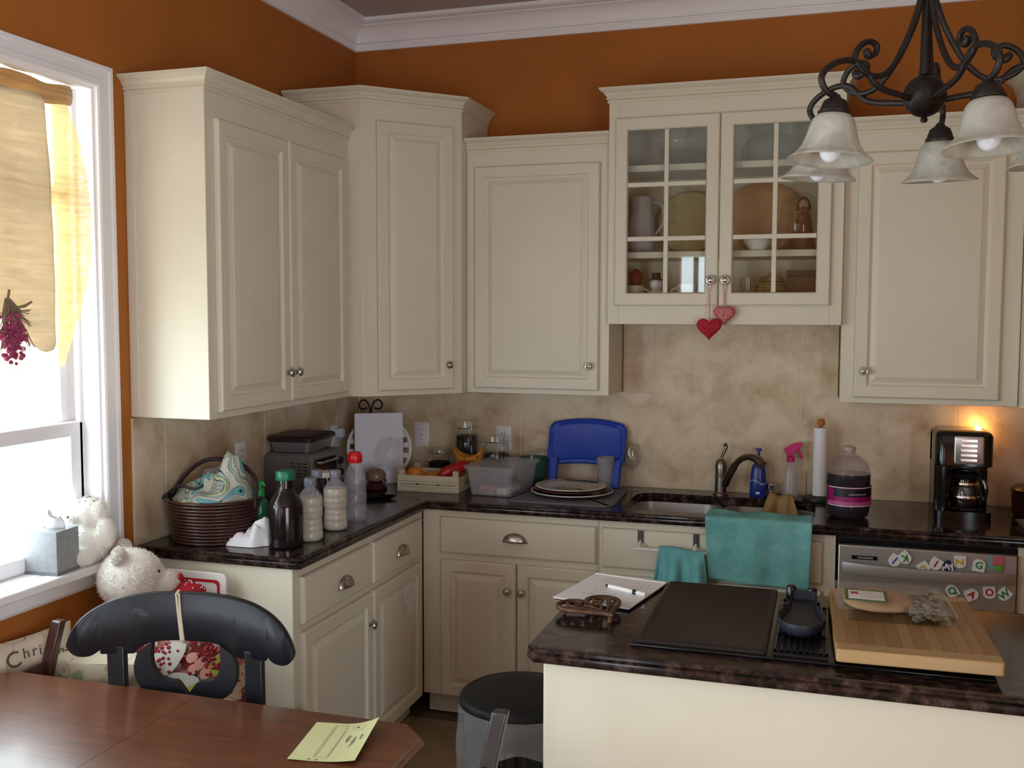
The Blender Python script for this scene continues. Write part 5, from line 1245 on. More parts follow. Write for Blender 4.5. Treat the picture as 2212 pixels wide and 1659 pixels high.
MB().lathe([(0.0001, 0), (0.066, 0), (0.068, 0.004), (0.066, 0.014), (0.05, 0.020), (0.0001, 0.021)], 32).obj('base', black_matte, pt, ang=40)
b = MB(); b.lathe([(0.0275, 0.0225), (0.0285, 0.0225), (0.0285, 0.302), (0.022, 0.302), (0.020, 0.300)], 32, cap0=False, cap1=False); b.lathe([(0.0001, 0.296), (0.022, 0.299)], 20, cap0=False, cap1=False); b.obj('roll', white_matte, pt, ang=40)
MB().lathe([(0.0001, 0.302), (0.006, 0.302), (0.007, 0.306), (0.016, 0.316), (0.017, 0.326), (0.010, 0.338), (0.0001, 0.340)], 18).obj('finial', mat('orange_wood_finial', (0.42, 0.15, 0.03), 0.4), pt)
b = MB(); b.tube([(-0.052, 0.0, 0.012), (-0.052, 0.0, 0.115), (-0.048, 0, 0.12)], 0.0025, 7); b.obj('side_rod', chrome, pt)

jg = thing('juice_jug', 'big clear jug of dark juice with a pink and black label', 'jug', (2.245, -0.405, Z))
b = MB(); b.lathe([(0.0001, 0.0), (0.066, 0.0), (0.076, 0.008), (0.080, 0.030), (0.082, 0.05), (0.080, 0.055), (0.080, 0.115), (0.082, 0.120), (0.082, 0.165), (0.078, 0.190), (0.062, 0.215), (0.038, 0.230), (0.024, 0.236), (0.0215, 0.240), (0.0215, 0.256), (0.019, 0.256), (0.019, 0.24)], 40, cap1=False); b.obj('body', jug_plastic, jg, ang=60)
b = MB(); b.lathe([(0.0795, 0.168), (0.0765, 0.190), (0.0605, 0.214), (0.037, 0.229), (0.0235, 0.2345), (0.0222, 0.240), (0.0222, 0.250)], 40, cap0=False, cap1=False); b.obj('juice_film', haze_mat('juice_film_haze', (0.40, 0.30, 0.29), 0.30, 0.2), jg, ang=60)
b = MB(); b.lathe([(0.0001, 0.003), (0.064, 0.003), (0.074, 0.010), (0.0785, 0.031), (0.0800, 0.05), (0.0785, 0.056), (0.0785, 0.115), (0.080, 0.120), (0.080, 0.166), (0.0001, 0.167)], 36); b.obj('juice', mat('dark_purple_juice', (0.012, 0.008, 0.016), 0.15), jg, ang=50)
MB().lathe([(0.0225, 0.2500), (0.0245, 0.251), (0.0245, 0.264), (0.021, 0.2665), (0.0001, 0.267)], 24).obj('cap', haze_mat('pale_pink_cap', (0.55, 0.36, 0.38), 0.75, 0.3), jg, ang=40)
def band(z0, z1, m, name, r=0.0832, par=jg, a0=-2.6, a1=0.55, wav=0.0):
    b = MB(); b.grid(lambda u, v: (r*math.cos(a0+(a1-a0)*u), r*math.sin(a0+(a1-a0)*u), z0+(z1-z0)*v + wav*math.sin(u*9)), 40, 2); return b.obj(name, m, par, ang=60)
band(0.052, 0.122, mat('magenta_label', (0.30, 0.006, 0.12), 0.4, var=0.35, vscale=60), 'label')
band(0.086, 0.117, mat('black_label', (0.012, 0.008, 0.012), 0.4), 'label', 0.0836, a0=-2.25)
band(0.054, 0.067, mat('light_magenta_label', (0.50, 0.10, 0.30), 0.4, var=0.2, vscale=90), 'label', 0.0836, wav=0.001)
for z in (0.0505, 0.119): band(z, z+0.0026, white_gloss, 'label', 0.0838)
band(0.0945, 0.0975, mat('grey_print', (0.45, 0.42, 0.44), 0.5, var=0.3, vscale=150), 'label', 0.084, a0=-1.55, a1=-0.75)
b = MB(); b.tube(spline([(0.010, -0.022, 0.246), (0.030, -0.040, 0.236), (0.045, -0.060, 0.205), (0.046, -0.068, 0.175)], 5), [0.006]*16, 8); b.obj('handle', jug_plastic, jg, ang=60)

# coffee maker
cm = thing('coffee_maker', 'black drip coffee maker with a silver control panel and glass carafe', 'coffee maker', (2.652, -0.245, Z), 0)
HW = 0.100
b = MB()
b.rings([[(x, y, z) for x, y in rrect(-HW, -0.115, HW, 0.125, 0.03, 5)] for z in (0.0, 0.032)])
b.rings([[(x, y, z) for x, y in rrect(-HW+i_, 0.0+i_, HW-i_, 0.125-i_, 0.03, 5)] for z, i_ in ((0.03, 0), (0.32, 0))])
b.rings([[(x, y, z) for x, y in rrect(-HW+i_, -0.115+i_, HW-i_, 0.125-i_, 0.035, 6)] for z, i_ in ((0.200, 0.003), (0.203, 0), (0.312, 0), (0.324, 0.006), (0.330, 0.018))])
b.rings([[(x, y, z) for x, y in rrect(-HW, -0.10, -HW+0.052, 0.05, 0.015, 4)] for z in (0.03, 0.205)])
b.obj('housing', black_gloss, cm, ang=40)
cp_ = MB(); cp_.rings([[(x, y_, z) for x, z in rrect(-0.036+i_, 0.212+i_, 0.064-i_, 0.315-i_, 0.006, 3)] for y_, i_ in ((-0.116, 0), (-0.121, 0), (-0.123, 0.003))]); cpo = cp_.obj('control_panel', steel, cm, ang=40)
for k in range(5): MB().box(-0.014, -0.1245, 0.222+0.018*k, 0.042, -0.1225, 0.233+0.018*k).obj('button', chrome, cpo, bevel=0.002)
ca = thing('coffee_carafe', 'glass carafe with a black handle inside the coffee maker', 'carafe', (2.668, -0.290, Z+0.0335))
b = MB(); b.lathe([(0.0001, 0.002), (0.046, 0.0), (0.052, 0.005), (0.056, 0.03), (0.054, 0.06), (0.044, 0.095), (0.038, 0.112), (0.041, 0.125)], 32, cap1=False); b.obj('glass_body', thin_clear, ca, ang=60)
MB().lathe([(0.0001, 0.004), (0.050, 0.006), (0.054, 0.03), (0.052, 0.056), (0.0001, 0.057)], 28).obj('coffee', mat('black_coffee', (0.008, 0.005, 0.004), 0.1), ca, ang=50)
MB().lathe([(0.042, 0.118), (0.044, 0.122), (0.044, 0.134), (0.03, 0.142), (0.0001, 0.143)], 28).obj('lid', black_gloss, ca)
b = MB(); b.lathe([(0.0555, 0.040), (0.0575, 0.044), (0.0575, 0.052), (0.0555, 0.056)], 28, cap0=False, cap1=False); b.lathe([(0.045, 0.093), (0.0465, 0.095), (0.0445, 0.103), (0.043, 0.104)], 28, cap0=False, cap1=False); b.obj('steel_band', chrome, ca)
b = MB(); b.tube(spline([(0.030, -0.030, 0.128), (0.052, -0.050, 0.118), (0.062, -0.058, 0.08), (0.055, -0.052, 0.038), (0.042, -0.040, 0.03)], 5), 0.0075, 8, flat=1.0); b.obj('handle', black_gloss, ca)

nl = thing('plug_in_night_light', 'small lit plug-in lamp glowing orange on the tiles behind the coffee maker', 'night light', (2.738, -0.0105, 1.192))
b = MB(); b.rings([[(x, -y_, z) for x, z in rrect(-0.022, -0.04, 0.022, 0.012, 0.006, 3)] for y_ in (0.0, 0.022)]); b.obj('housing', white_gloss, nl, bevel=0.002)
MB().ell((0, -0.020, 0.024), (0.009, 0.009, 0.014), 14, 10).obj('bulb', mat('glowing_bulb', (1, 0.6, 0.3), 0.4, emit=(1.0, 0.42, 0.09), estr=18), nl, label='small glowing orange bulb')
ld = bpy.data.lights.new('night_light_glow', 'POINT'); ld.energy = 0.32; ld.color = (1.0, 0.45, 0.12); ld.shadow_soft_size = 0.012
lo = bpy.data.objects.new('night_light_glow', ld); C.objects.link(lo); lo.location = (2.738, -0.050, 1.240)
dp = thing('dark_pan', 'dark glossy pot beside the coffee maker at the right edge', 'pot', (2.945, -0.190, Z))
MB().lathe([(0.0001, 0), (0.09, 0), (0.10, 0.01), (0.108, 0.10), (0.110, 0.105), (0.09, 0.118), (0.04, 0.132), (0.0001, 0.135)], 36).obj('pot_body', mat('dark_red_enamel', (0.025, 0.008, 0.006), 0.15), dp, ang=40)
MB().lathe([(0.0001, 0.134), (0.009, 0.135), (0.010, 0.145), (0.018, 0.152), (0.012, 0.162), (0.0001, 0.163)], 18).obj('lid_knob', black_gloss, dp)
tr = thing('metal_tray', 'low grey metal tray at the right edge of the counter', 'tray', (2.965, -0.405, Z), math.radians(4))
b = MB(); b.rings([[(x, y, z) for x, y in rrect(-0.13-i_, -0.07-i_, 0.13+i_, 0.07+i_, 0.02, 4)] for z, i_ in ((0.0, -0.008), (0.014, 0.0), (0.015, 0.004), (0.012, 0.002), (0.003, -0.012))]); b.obj('tray', mat('grey_tray_metal', (0.30, 0.30, 0.30), 0.35, metal=0.7), tr, ang=40)

# towels and rag at the sink
def teal_mat(name, c1, c2):
    return ramp_mat(name, [(0.30, c1), (0.72, c2)], 0.95, scale=14, detail=6, bump=0.5, spec=0.1)
teal = teal_mat('teal_terry_cloth', (0.10, 0.33, 0.32), (0.23, 0.51, 0.50)); teal2 = teal_mat('blue_teal_cotton', (0.10, 0.35, 0.37), (0.20, 0.50, 0.52))
tw = thing('bath_towel', 'large teal towel draped over the front edge of the sink counter', 'towel', (0, 0, 0))
def drape(u, v):
    x = 1.737 + 0.384*u
    wav = 0.004*math.sin(u*23) + 0.006*math.sin(u*9+1) 
    L = 0.115 + 0.028 + 0.215
    s_ = v*L
    if s_ < 0.115: y, z = -0.520 - s_*0.86 + 0.012*math.sin(u*17)*(1-s_/0.115), CZ + 0.004 + 0.010*abs(math.sin(u*7+0.4))*(1-s_/0.115) + 0.004
    elif s_ < 0.143:
        t_ = (s_-0.115)/0.028*PI/2; y, z = -0.6185 - 0.010*math.sin(t_), CZ + 0.008 - 0.016*(1-math.cos(t_))
    else:
        d = s_-0.143; y = -0.6285 - 0.006*math.sin(d*14) - 0.003*math.sin(u*14+d*12); z = CZ - 0.008 - d*(1.0 + 0.06*math.sin(u*2))
        x += (u-0.5)*-0.10*d + 0.02*d
    return (x, y + wav*(0.5 if v > 0.4 else 0.2) - 0.004, z)
b = MB(); b.grid(drape, 60, 44); b.obj('towel_cloth', teal, tw, ang=180, solid=0.006)
rb = thing('towel_bar', 'white over-cabinet towel bar with two dark metal clips on the sink front', 'towel bar', (0, 0, 0))
for x in (1.489, 1.701):
    b = MB(); b.box(x-0.011, -0.600, 0.800, x+0.011, -0.5965, 0.8475); b.box(x-0.011, -0.5965, 0.8462, x+0.011, -0.5965, 0.8475); b.obj('clip', mat('dark_chrome', (0.20, 0.19, 0.18), 0.25, metal=1.0), rb)
    b = MB(); b.tube([(x, -0.600, 0.806), (x, -0.618, 0.800), (x, -0.642, 0.788)], 0.006, 8); b.obj('bracket', white_gloss, rb)
b = MB(); b.tube([(1.470, -0.645, 0.787), (1.745, -0.645, 0.787)], 0.0055, 10); b.obj('bar', white_gloss, rb)
t2 = thing('hand_towel', 'smaller teal towel folded over the towel bar, left of the large towel', 'towel', (0, 0, 0))
def hang(u, v):
    L1, L2 = 0.27, 0.10; s_ = v*(L1+L2+0.03)
    fx = 1.568 + 0.170*u
    ph = 0.012*math.sin(u*13+0.6) + 0.008*math.sin(u*27)
    if s_ < L1: d = L1-s_; y, z = -0.6555 - 0.012*min(1, d*8) + ph*min(1, d*9), 0.789-d; fx += (u-0.5)*0.16*min(d, 0.14) - 0.09*d*(0.6-u)
    elif s_ < L1+0.03: t_ = (s_-L1)/0.03*PI; y, z = -0.645 - 0.0105*math.cos(t_), 0.789 + 0.0085*math.sin(t_) + 0.006*math.sin(u*5+0.5)
    else: d = s_-L1-0.03; y, z = -0.634 + 0.004*math.sin(u*9)*d*10, 0.789-d
    return (fx, y, z)
b = MB(); b.grid(hang, 48, 40); b.obj('towel_cloth', teal2, t2, ang=180, solid=0.005)
rg = thing('dish_rag', 'tan and yellow cloth hanging into the right sink bowl', 'cloth', (1.985, -0.133, Z))
def ragf(u, v):
    w_ = 0.036 + 0.040*min(1, v*1.4); x = (u-0.5)*2*w_ + 0.012*v
    s_ = v*0.19
    if s_ < 0.05: y, z = 0.030 - s_*0.85, 0.004 + 0.010*math.sin(PI*v*3.8)*abs(math.cos(u*3))
    else: y, z = -0.0125 - (s_-0.05)*0.75, 0.004 - (s_-0.05)*0.80
    return (x, y + 0.012*math.sin(u*15+v*4)*min(1, v*2), z + 0.012*math.sin(u*9+1)*min(1, v*2)+0.008)
b = MB(); b.grid(ragf, 30, 24); b.obj('cloth', ramp_mat('tan_rag', [(0.3, (0.30, 0.17, 0.07)), (0.55, (0.36, 0.24, 0.10)), (0.75, (0.33, 0.30, 0.12))], 0.95, scale=8), rg, ang=180, solid=0.003)
sb = thing('scrub_brush', 'small blue scrub brush standing at the sink divider', 'brush', (1.762, -0.335, 0.878))
MB().lathe([(0.0001, 0.0), (0.016, 0.0), (0.017, 0.004), (0.015, 0.018), (0.008, 0.026), (0.0001, 0.028)], 18).obj('head', mat('blue_brush', (0.01, 0.08, 0.22), 0.5), sb)
fl_ = thing('plastic_wrapper', 'strip of crinkled clear plastic caught in the window-side cabinet door', 'plastic bag', (0.5985, -0.822, 0.572))
b = MB(); b.grid(lambda u, v: (0.008 + 0.012*abs(math.sin(u*9+v*3))*v + 0.006*nz(u*6, v*8), 0.045*(u-0.5)*(0.6+1.3*math.sin(PI*min(1, v*0.9+0.1))) + 0.05*(v-0.3), 0.082-0.160*v + 0.02*(u-0.5)), 16, 22); b.obj('film', wrapper_haze, fl_, ang=180)

# letter magnets on the dishwasher
RED, GRN, BLU, YEL = mat('letter_red', (0.45, 0.02, 0.025), 0.5), mat('letter_green', (0.03, 0.22, 0.06), 0.5), mat('letter_blue', (0.02, 0.06, 0.38), 0.5), mat('letter_yellow', (0.62, 0.36, 0.02), 0.5)
def magnet(label, x, z, ch, lm, rot, chrot=0, base=None, kind='w', y=-0.5985):
    t = thing('letter_magnet', label, 'magnet', (x, y, z), 0, 'letter magnets on the dishwasher')
    M = RY(-math.radians(rot)) @ RX(PI/2)
    b = MB(); b.M = M
    sh = [(-0.020, 0.020), (0.020, 0.020)] + [(0.0215*math.cos(a)*1.0, -0.004 + 0.021*math.sin(a)) for a in [-(PI*k/9) for k in range(1, 9)]] if kind == 'w' else rrect(-0.019, -0.019, 0.019, 0.019, 0.004, 2)
    b.rings([[(px*s_, py*s_, zz) for px, py in sh] for zz, s_ in ((0, 0.98), (0.004, 1.0), (0.006, 0.95))]); b.obj('tile', base or white_gloss, t, ang=40)
    if ch: text('lettering', ch, 0.034, M @ T(0, -0.002, 0.0062) @ RZ(math.radians(chrot)), lm, t, bold=0.0012)
    return t
magnet('letter magnet with a blue J, leftmost in the upper row', 2.406, 0.803, 'J', BLU, -35, 180)
magnet('letter magnet with a green K, overlapping the blue J', 2.437, 0.817, 'K', GRN, 40, 150, y=-0.6055)
magnet('letter magnet with a yellow letter, mostly behind the handle', 2.502, 0.783, 'L', YEL, 35, 180)
magnet('letter magnet with a red I, left of the navy square', 2.541, 0.803, 'I', RED, -28, 0, y=-0.6055)
magnet('navy square magnet with white lettering', 2.578, 0.793, 'My', white_gloss, 32, 0, mat('navy_magnet', (0.01, 0.025, 0.11), 0.4), 'sq')
magnet('letter magnet with a yellow Z turned on its side', 2.619, 0.815, 'Z', YEL, 0, 90)
magnet('letter magnet with a green G in the upper row', 2.680, 0.803, 'G', GRN, 172, 180)
fm = thing('picture_magnet', 'pink, green and blue block magnet at the right end of the upper row', 'magnet', (2.734, -0.5985, 0.818))
MB().box(-0.024, -0.004, -0.020, 0.004, 0, 0.024).obj('blue_block', mat('pale_blue_magnet', (0.16, 0.38, 0.45), 0.4), fm, bevel=0.002)
MB().box(-0.012, -0.008, -0.008, 0.024, -0.004, 0.024).obj('pink_block', mat('pink_magnet', (0.55, 0.13, 0.14), 0.4), fm, bevel=0.002)
MB().box(-0.004, -0.011, -0.024, 0.020, -0.004, -0.008).obj('green_block', mat('bright_green_magnet', (0.10, 0.38, 0.02), 0.4), fm, bevel=0.002)
magnet('letter magnet with a green Q, lower row beside the food package', 2.598, 0.706, 'Q', GRN, 215, 180)
magnet('letter magnet with a red A in the lower row', 2.658, 0.699, 'A', RED, 115, 215)
magnet('letter magnet with a red O in the lower row', 2.716, 0.714, 'O', RED, 8, 0)
magnet('letter magnet with a green W, rightmost of the lower row', 2.765, 0.711, 'W', GRN, -40, 80)

# hearts hung from the glass cabinet knobs
def heart_pts(s, n=44): return [(s*16*math.sin(t)**3, s*(13*math.cos(t)-5*math.cos(2*t)-2*math.cos(3*t)-math.cos(4*t))) for t in [2*PI*k/n for k in range(n)]]
def heart(label, loc, s, m, kz, rib):
    t = thing('heart_ornament', label, 'ornament', loc, 0, 'hearts on the cabinet knobs')
    b = MB(); lp = []
    for k in range(9):
        a = -PI/2 + PI*k/8; q_ = max(0.02, math.cos(a)**0.6)
        lp.append([(x*q_, 0.016*math.sin(a), z*q_ + s*2*(1-q_)) for x, z in heart_pts(s)])
    b.rings(lp); b.obj('heart', m, t, ang=60)
    b = MB(); 
    for k in range(36):
        rdm = random.Random(k); h = rdm.choice(heart_pts(s*0.78)); g = rdm.choice(heart_pts(s*0.70)); mid = ((h[0]+g[0])/2*0.8, -0.0185, (h[1]+g[1])/2*0.8 + s*1)
        b.tube(spline([(h[0], -0.012, h[1]), mid, (g[0], -0.013, g[1])], 3), 0.0012, 4)
    b.obj('wound_twine', MATS.get(m.name + '_twine') or mat(m.name + '_twine', rib, 0.7), t, kind='stuff')
    b = MB()
    for sx in (-1, 1): b.tube([(sx*0.009, 0.012, kz-loc[2]+0.012), (sx*0.008, 0.004, kz-loc[2]-0.02), (sx*0.002, 0.0, kz-loc[2]-0.05), (sx*0.001, 0, s*5)], 0.0016, 5)
    b.obj('ribbon', mat('pink_ribbon', (0.60, 0.27, 0.27), 0.6), t)
    return t
heart('red twine heart hanging lowest, below the glass cabinet', (1.713, -0.386, 1.625), 0.00305, mat('red_twine', (0.42, 0.006, 0.022), 0.6, var=0.25, vscale=120, bump=0.6, bscale=200), 1.812, (0.50, 0.02, 0.04))
heart('pink speckled heart hanging from the right glass door knob', (1.769, -0.366, 1.678), 0.00265, mat('pink_twine', (0.55, 0.10, 0.12), 0.6, var=0.4, vscale=140, bump=0.6, bscale=200), 1.812, (0.66, 0.28, 0.25))

# ------------------------------------------------------------------ inside the glass cabinet
S0, S1, S2 = GZ0+0.0635, 1.9315, 2.2815
def vessel(name, label, cat, loc, prof, m, n=32, sx=1, sy=1):
    t = thing(name, label, cat, loc); MB().lathe(prof, n, sx=sx, sy=sy).obj('body', m, t, ang=50); return t
vessel('glass_punch_bowl', 'wide clear glass bowl on the top shelf behind the left glass door', 'bowl', (1.590, -0.165, S2), [(0.0001, 0.004), (0.06, 0.0), (0.07, 0.01), (0.11, 0.05), (0.125, 0.095), (0.127, 0.095), (0.112, 0.05), (0.07, 0.015), (0.0001, 0.01)], thin_clear)
vessel('glass_cake_dome', 'wide glass cake dome on the top shelf behind the right glass door', 'dome', (1.925, -0.160, S2), [(0.0001, 0.002), (0.125, 0.0), (0.127, 0.006), (0.122, 0.010), (0.120, 0.06), (0.10, 0.10), (0.05, 0.12), (0.012, 0.124), (0.012, 0.14), (0.0001, 0.145)], haze_mat('pale_dome_glass', (0.42, 0.46, 0.46), 0.3, 0.1))
t = vessel('white_pitcher', 'tall white pitcher on the middle shelf behind the left glass door', 'pitcher', (1.400, -0.150, S1), [(0.0001, 0.0), (0.045, 0.0), (0.05, 0.004), (0.058, 0.06), (0.056, 0.12), (0.042, 0.19), (0.046, 0.235), (0.043, 0.235), (0.039, 0.19), (0.0001, 0.18)], mat('pale_glaze', (0.50, 0.50, 0.52), 0.2))
MB().tube(spline([(0.044, 0, 0.215), (0.085, 0, 0.20), (0.090, 0, 0.13), (0.056, 0, 0.08)], 5), 0.007, 8).obj('handle', MATS['pale_glaze'], t)
def stand_plate(label, x, r, m, z, tilt=14, rx=1.0):
    t = thing('display_plate', label, 'plate', (x, -0.062-0.27*r, z)); Md = RX(math.radians(-tilt)) @ T(0, 0, r*1.0) @ RX(PI/2)
    b = MB(); b.M = Md; b.lathe([(0.0001, 0.0), (r*0.6, 0.0), (r*0.7, 0.006), (r*0.98, 0.014), (r, 0.016), (r*0.98, 0.019), (r*0.7, 0.011), (0.0001, 0.006)], 44, sx=rx); b.obj('dish', m, t, ang=60); return t
stand_plate('large cream platter standing on the middle shelf behind the left glass door', 1.590, 0.135, mat('yellow_cream_glaze', (0.52, 0.45, 0.27), 0.25, var=0.08), S1)
stand_plate('large peach plate standing on the middle shelf behind the right glass door', 1.885, 0.150, mat('peach_glaze', (0.60, 0.36, 0.22), 0.25, var=0.08), S1, rx=1.1)
fg = thing('hooded_figurine', 'brown hooded figurine on the middle shelf at the right', 'figurine', (2.055, -0.200, S1))
rob = mat('brown_robe', (0.12, 0.035, 0.018), 0.6)
MB().lathe([(0.0001, 0), (0.045, 0.0), (0.048, 0.01), (0.040, 0.06), (0.030, 0.12), (0.022, 0.15), (0.0001, 0.155)], 24).obj('robe', rob, fg, ang=60)
b = MB(); b.ell((0, -0.006, 0.178), (0.020, 0.019, 0.025), 18, 12); hd = b.obj('head', mat('figurine_skin', (0.50, 0.32, 0.22), 0.5), fg, ang=180)
b = MB(); b.grid(lambda u, v: ((0.027)*math.sin(PI*(0.08+0.84*u)*2 - PI)*math.cos(PI*0.5*v*0.98) , 0.004+0.024*(math.cos(PI*(0.08+0.84*u)*2-PI))*math.cos(PI*0.5*v*0.98)*1.0, 0.160+0.052*math.sin(PI*0.5*v)), 24, 8); b.obj('hood', rob, fg, ang=180, solid=0.004)
b = MB(); 
for s in (-1, 1): b.ell((s*0.008, -0.0235, 0.184), (0.0024, 0.0015, 0.002), 8, 5)
b.obj('eyes', black_matte, hd); MB().ell((0, -0.0255, 0.176), (0.003, 0.004, 0.004), 8, 6).obj('nose', MATS['figurine_skin'], hd); MB().ell((0, -0.0245, 0.164), (0.011, 0.005, 0.009), 10, 6).obj('beard', rob, hd)
vessel('glass_cloche', 'clear glass cloche standing over the hooded figurine', 'dome', (2.045, -0.200, S1), [(0.083, 0.002), (0.085, 0.004), (0.084, 0.140), (0.070, 0.195), (0.035, 0.225), (0.008, 0.231), (0.010, 0.244), (0.0001, 0.249)], thin_clear)
vessel('white_bowl', 'white bowl on the middle shelf in front of the peach plate', 'bowl', (1.885, -0.232, S1), [(0.0001, 0.0), (0.030, 0.0), (0.034, 0.004), (0.060, 0.035), (0.066, 0.055), (0.063, 0.055), (0.055, 0.032), (0.0001, 0.01)], white_gloss)
def mug(label, loc, m, a, r=0.036, h=0.06):
    t = thing('cup', label, 'cup', loc, a)
    MB().lathe([(0.0001, 0), (r*0.8, 0), (r*0.9, 0.003), (r, h*0.5), (r, h), (r*0.93, h), (r*0.92, h*0.5), (0.0001, 0.006)], 24).obj('bowl', m, t, ang=50); MB().tube(spline([(-r*0.97, 0, h*0.85), (-r*1.55, 0, h*0.75), (-r*1.55, 0, h*0.4), (-r*0.97, 0, h*0.22)], 4), 0.0042, 7).obj('handle', m, t); return t
mug('white cup near the middle of the bottom shelf behind the left glass door', (1.600, -0.215, S0), white_gloss, 0, 0.040, 0.100)
mug('cream cup at the left end of the bottom shelf', (1.388, -0.235, S0), mat('cream_cup', (0.60, 0.52, 0.40), 0.3), PI, 0.038, 0.095)
t = vessel('red_figurine', 'small red figurine behind the cream cup on the bottom shelf', 'figurine', (1.375, -0.140, S0), [(0.0001, 0.0), (0.040, 0.0), (0.044, 0.02), (0.036, 0.08), (0.022, 0.108), (0.030, 0.128), (0.028, 0.150), (0.012, 0.166), (0.0001, 0.170)], mat('dull_red', (0.25, 0.04, 0.03), 0.6))
t = thing('snowman_figurine', 'little white snowman with a black hat on the bottom shelf', 'figurine', (1.475, -0.220, S0))
b = MB(); b.ell((0, 0, 0.042), (0.036, 0.034, 0.043), 18, 12); b.ell((0, 0, 0.100), (0.026, 0.025, 0.027), 18, 12); b.obj('body', white_matte, t, ang=180)
MB().lathe([(0.0001, 0.118), (0.030, 0.118), (0.030, 0.122), (0.019, 0.123), (0.018, 0.148), (0.0001, 0.149)], 18).obj('hat', black_matte, t)
vessel('small_glass', 'small clear glass on the bottom shelf behind the right glass door', 'glass', (1.845, -0.210, S0), [(0.0001, 0.003), (0.026, 0.0), (0.028, 0.004), (0.035, 0.125), (0.0335, 0.125), (0.026, 0.008), (0.0001, 0.007)], thin_clear)
t = thing('woven_jar', 'round straw-coloured woven jar on the bottom shelf', 'jar', (1.935, -0.185, S0))
straw = mat('straw', (0.28, 0.19, 0.08), 0.8, var=0.3, vscale=40, bump=0.4)
for k in range(10):
    r = 0.050+0.014*math.sin(PI*k/9); b = MB(); b.tube([(r*math.cos(2*PI*j/28), r*math.sin(2*PI*j/28), 0.006+0.0105*k) for j in range(28)], 0.006, 6, closed=True); b.obj('coil', straw, t, ang=180)
MB().lathe([(0.0001, 0.108), (0.054, 0.110), (0.042, 0.126), (0.012, 0.136), (0.010, 0.148), (0.0001, 0.150)], 28).obj('lid', straw, t)
t = thing('dark_box', 'dark brown box at the right end of the bottom shelf', 'box', (2.058, -0.170, S0)); MB().box(-0.062, -0.05, 0, 0.062, 0.05, 0.130).obj('carton', mat('dark_brown_card', (0.045, 0.028, 0.018), 0.6), t, bevel=0.002); MB().box(-0.064, -0.052, 0.1305, 0.064, 0.052, 0.152).obj('lid', MATS['dark_brown_card'], t, bevel=0.002)
# ------------------------------------------------------------------ things on the island
ck = thing('downdraft_cooktop', 'black cooktop set in the island, with flat left cover and middle vent grille', 'cooktop', (0, 0, CZ))
MB().box(1.742, -2.142, 0.0002, 2.512, -1.592, 0.007).obj('frame', black_gloss, ck, bevel=0.003)
b = MB(); b.rings([[(x, y, z) for x, y in rrect(1.752+i_, -2.128+i_, 2.046-i_, -1.598-i_, 0.008, 3)] for z, i_ in ((0.0072, 0), (0.013, 0), (0.0150, 0.002), (0.0150, 0.012), (0.0142, 0.013))]); b.obj('griddle_cover', mat('dark_brown_enamel', (0.024, 0.017, 0.014), 0.5, var=0.15, vscale=180, spec=0.22), ck, ang=40)
MB().box(2.056, -2.120, 0.0072, 2.178, -1.730, 0.010).obj('vent_well', black_matte, ck)
for k in range(9): b = MB(); b.box(2.062+0.0138*k, -2.112, 0.010, 2.066+0.0138*k, -1.738, 0.018); b.obj('grille_bar', black_gloss, ck)
b = MB(); 
for y in (-2.112, -1.99, -1.86, -1.742): b.box(2.060, y, 0.0115, 2.178, y+0.004, 0.0165)
b.obj('grille_cross_bars', black_gloss, ck)
for x, y in ((2.083, -1.668), (2.136, -1.676)):
    b = MB(); b.lathe([(0.0001, 0.0072), (0.020, 0.0072), (0.020, 0.012), (0.013, 0.015), (0.0125, 0.044), (0.010, 0.048), (0.0001, 0.049)], 20, (x, y, 0)); b.obj('control_knob', black_gloss, ck)
for y in (-2.0, -1.75):
    b = MB(); b.lathe([(0.085, 0.0072), (0.085, 0.012), (0.06, 0.012), (0.055, 0.0085), (0.0001, 0.0085)], 32, (2.35, y, 0)); b.obj('burner', black_matte, ck)
    b = MB(); b.tube([(2.35+0.09*math.cos(2*PI*k/32), y+0.09*math.sin(2*PI*k/32), 0.0135) for k in range(32)], 0.0035, 6, closed=True)
    for a in range(4): b.tube([(2.35+0.02*math.cos(a*PI/2), y+0.02*math.sin(a*PI/2), 0.0145), (2.35+0.12*math.cos(a*PI/2), y+0.12*math.sin(a*PI/2), 0.0145)], 0.0035, 6)
    b.obj('burner_grate', black_gloss, ck)
sr2 = thing('spoon_holder', 'dark navy scoop-shaped silicone holder lying on the cooktop grille', 'spoon rest', (2.116, -1.895, CZ+0.0187))
navy = mat('navy_silicone', (0.014, 0.018, 0.030), 0.5, var=0.1, vscale=120)
b = MB(); ol = []
hw = [(0.170, 0.022), (0.165, 0.030), (0.12, 0.032), (0.06, 0.034), (0.02, 0.044), (-0.03, 0.054), (-0.07, 0.052), (-0.10, 0.042), (-0.122, 0.026), (-0.130, 0.008)]
hs = spline([(y, w_, 0) for y, w_ in hw], 3); ol = [(p.y, p.x) for p in hs] + [(-p.y, p.x) for p in hs[::-1]]
def sc_(f): return [(x*f, y if abs(y) < 1e-9 else y*(0.55+0.45*f)) for x, y in ol]
b.rings([[(x, y, z + 0.004*(1 if y > 0.1 else 0)) for x, y in sc_(f)] for f, z in ((0.86, 0.0), (0.97, 0.010), (1.0, 0.026), (0.985, 0.029), (0.94, 0.026), (0.86, 0.008), (0.5, 0.006))]); b.obj('scoop', navy, sr2, ang=60)
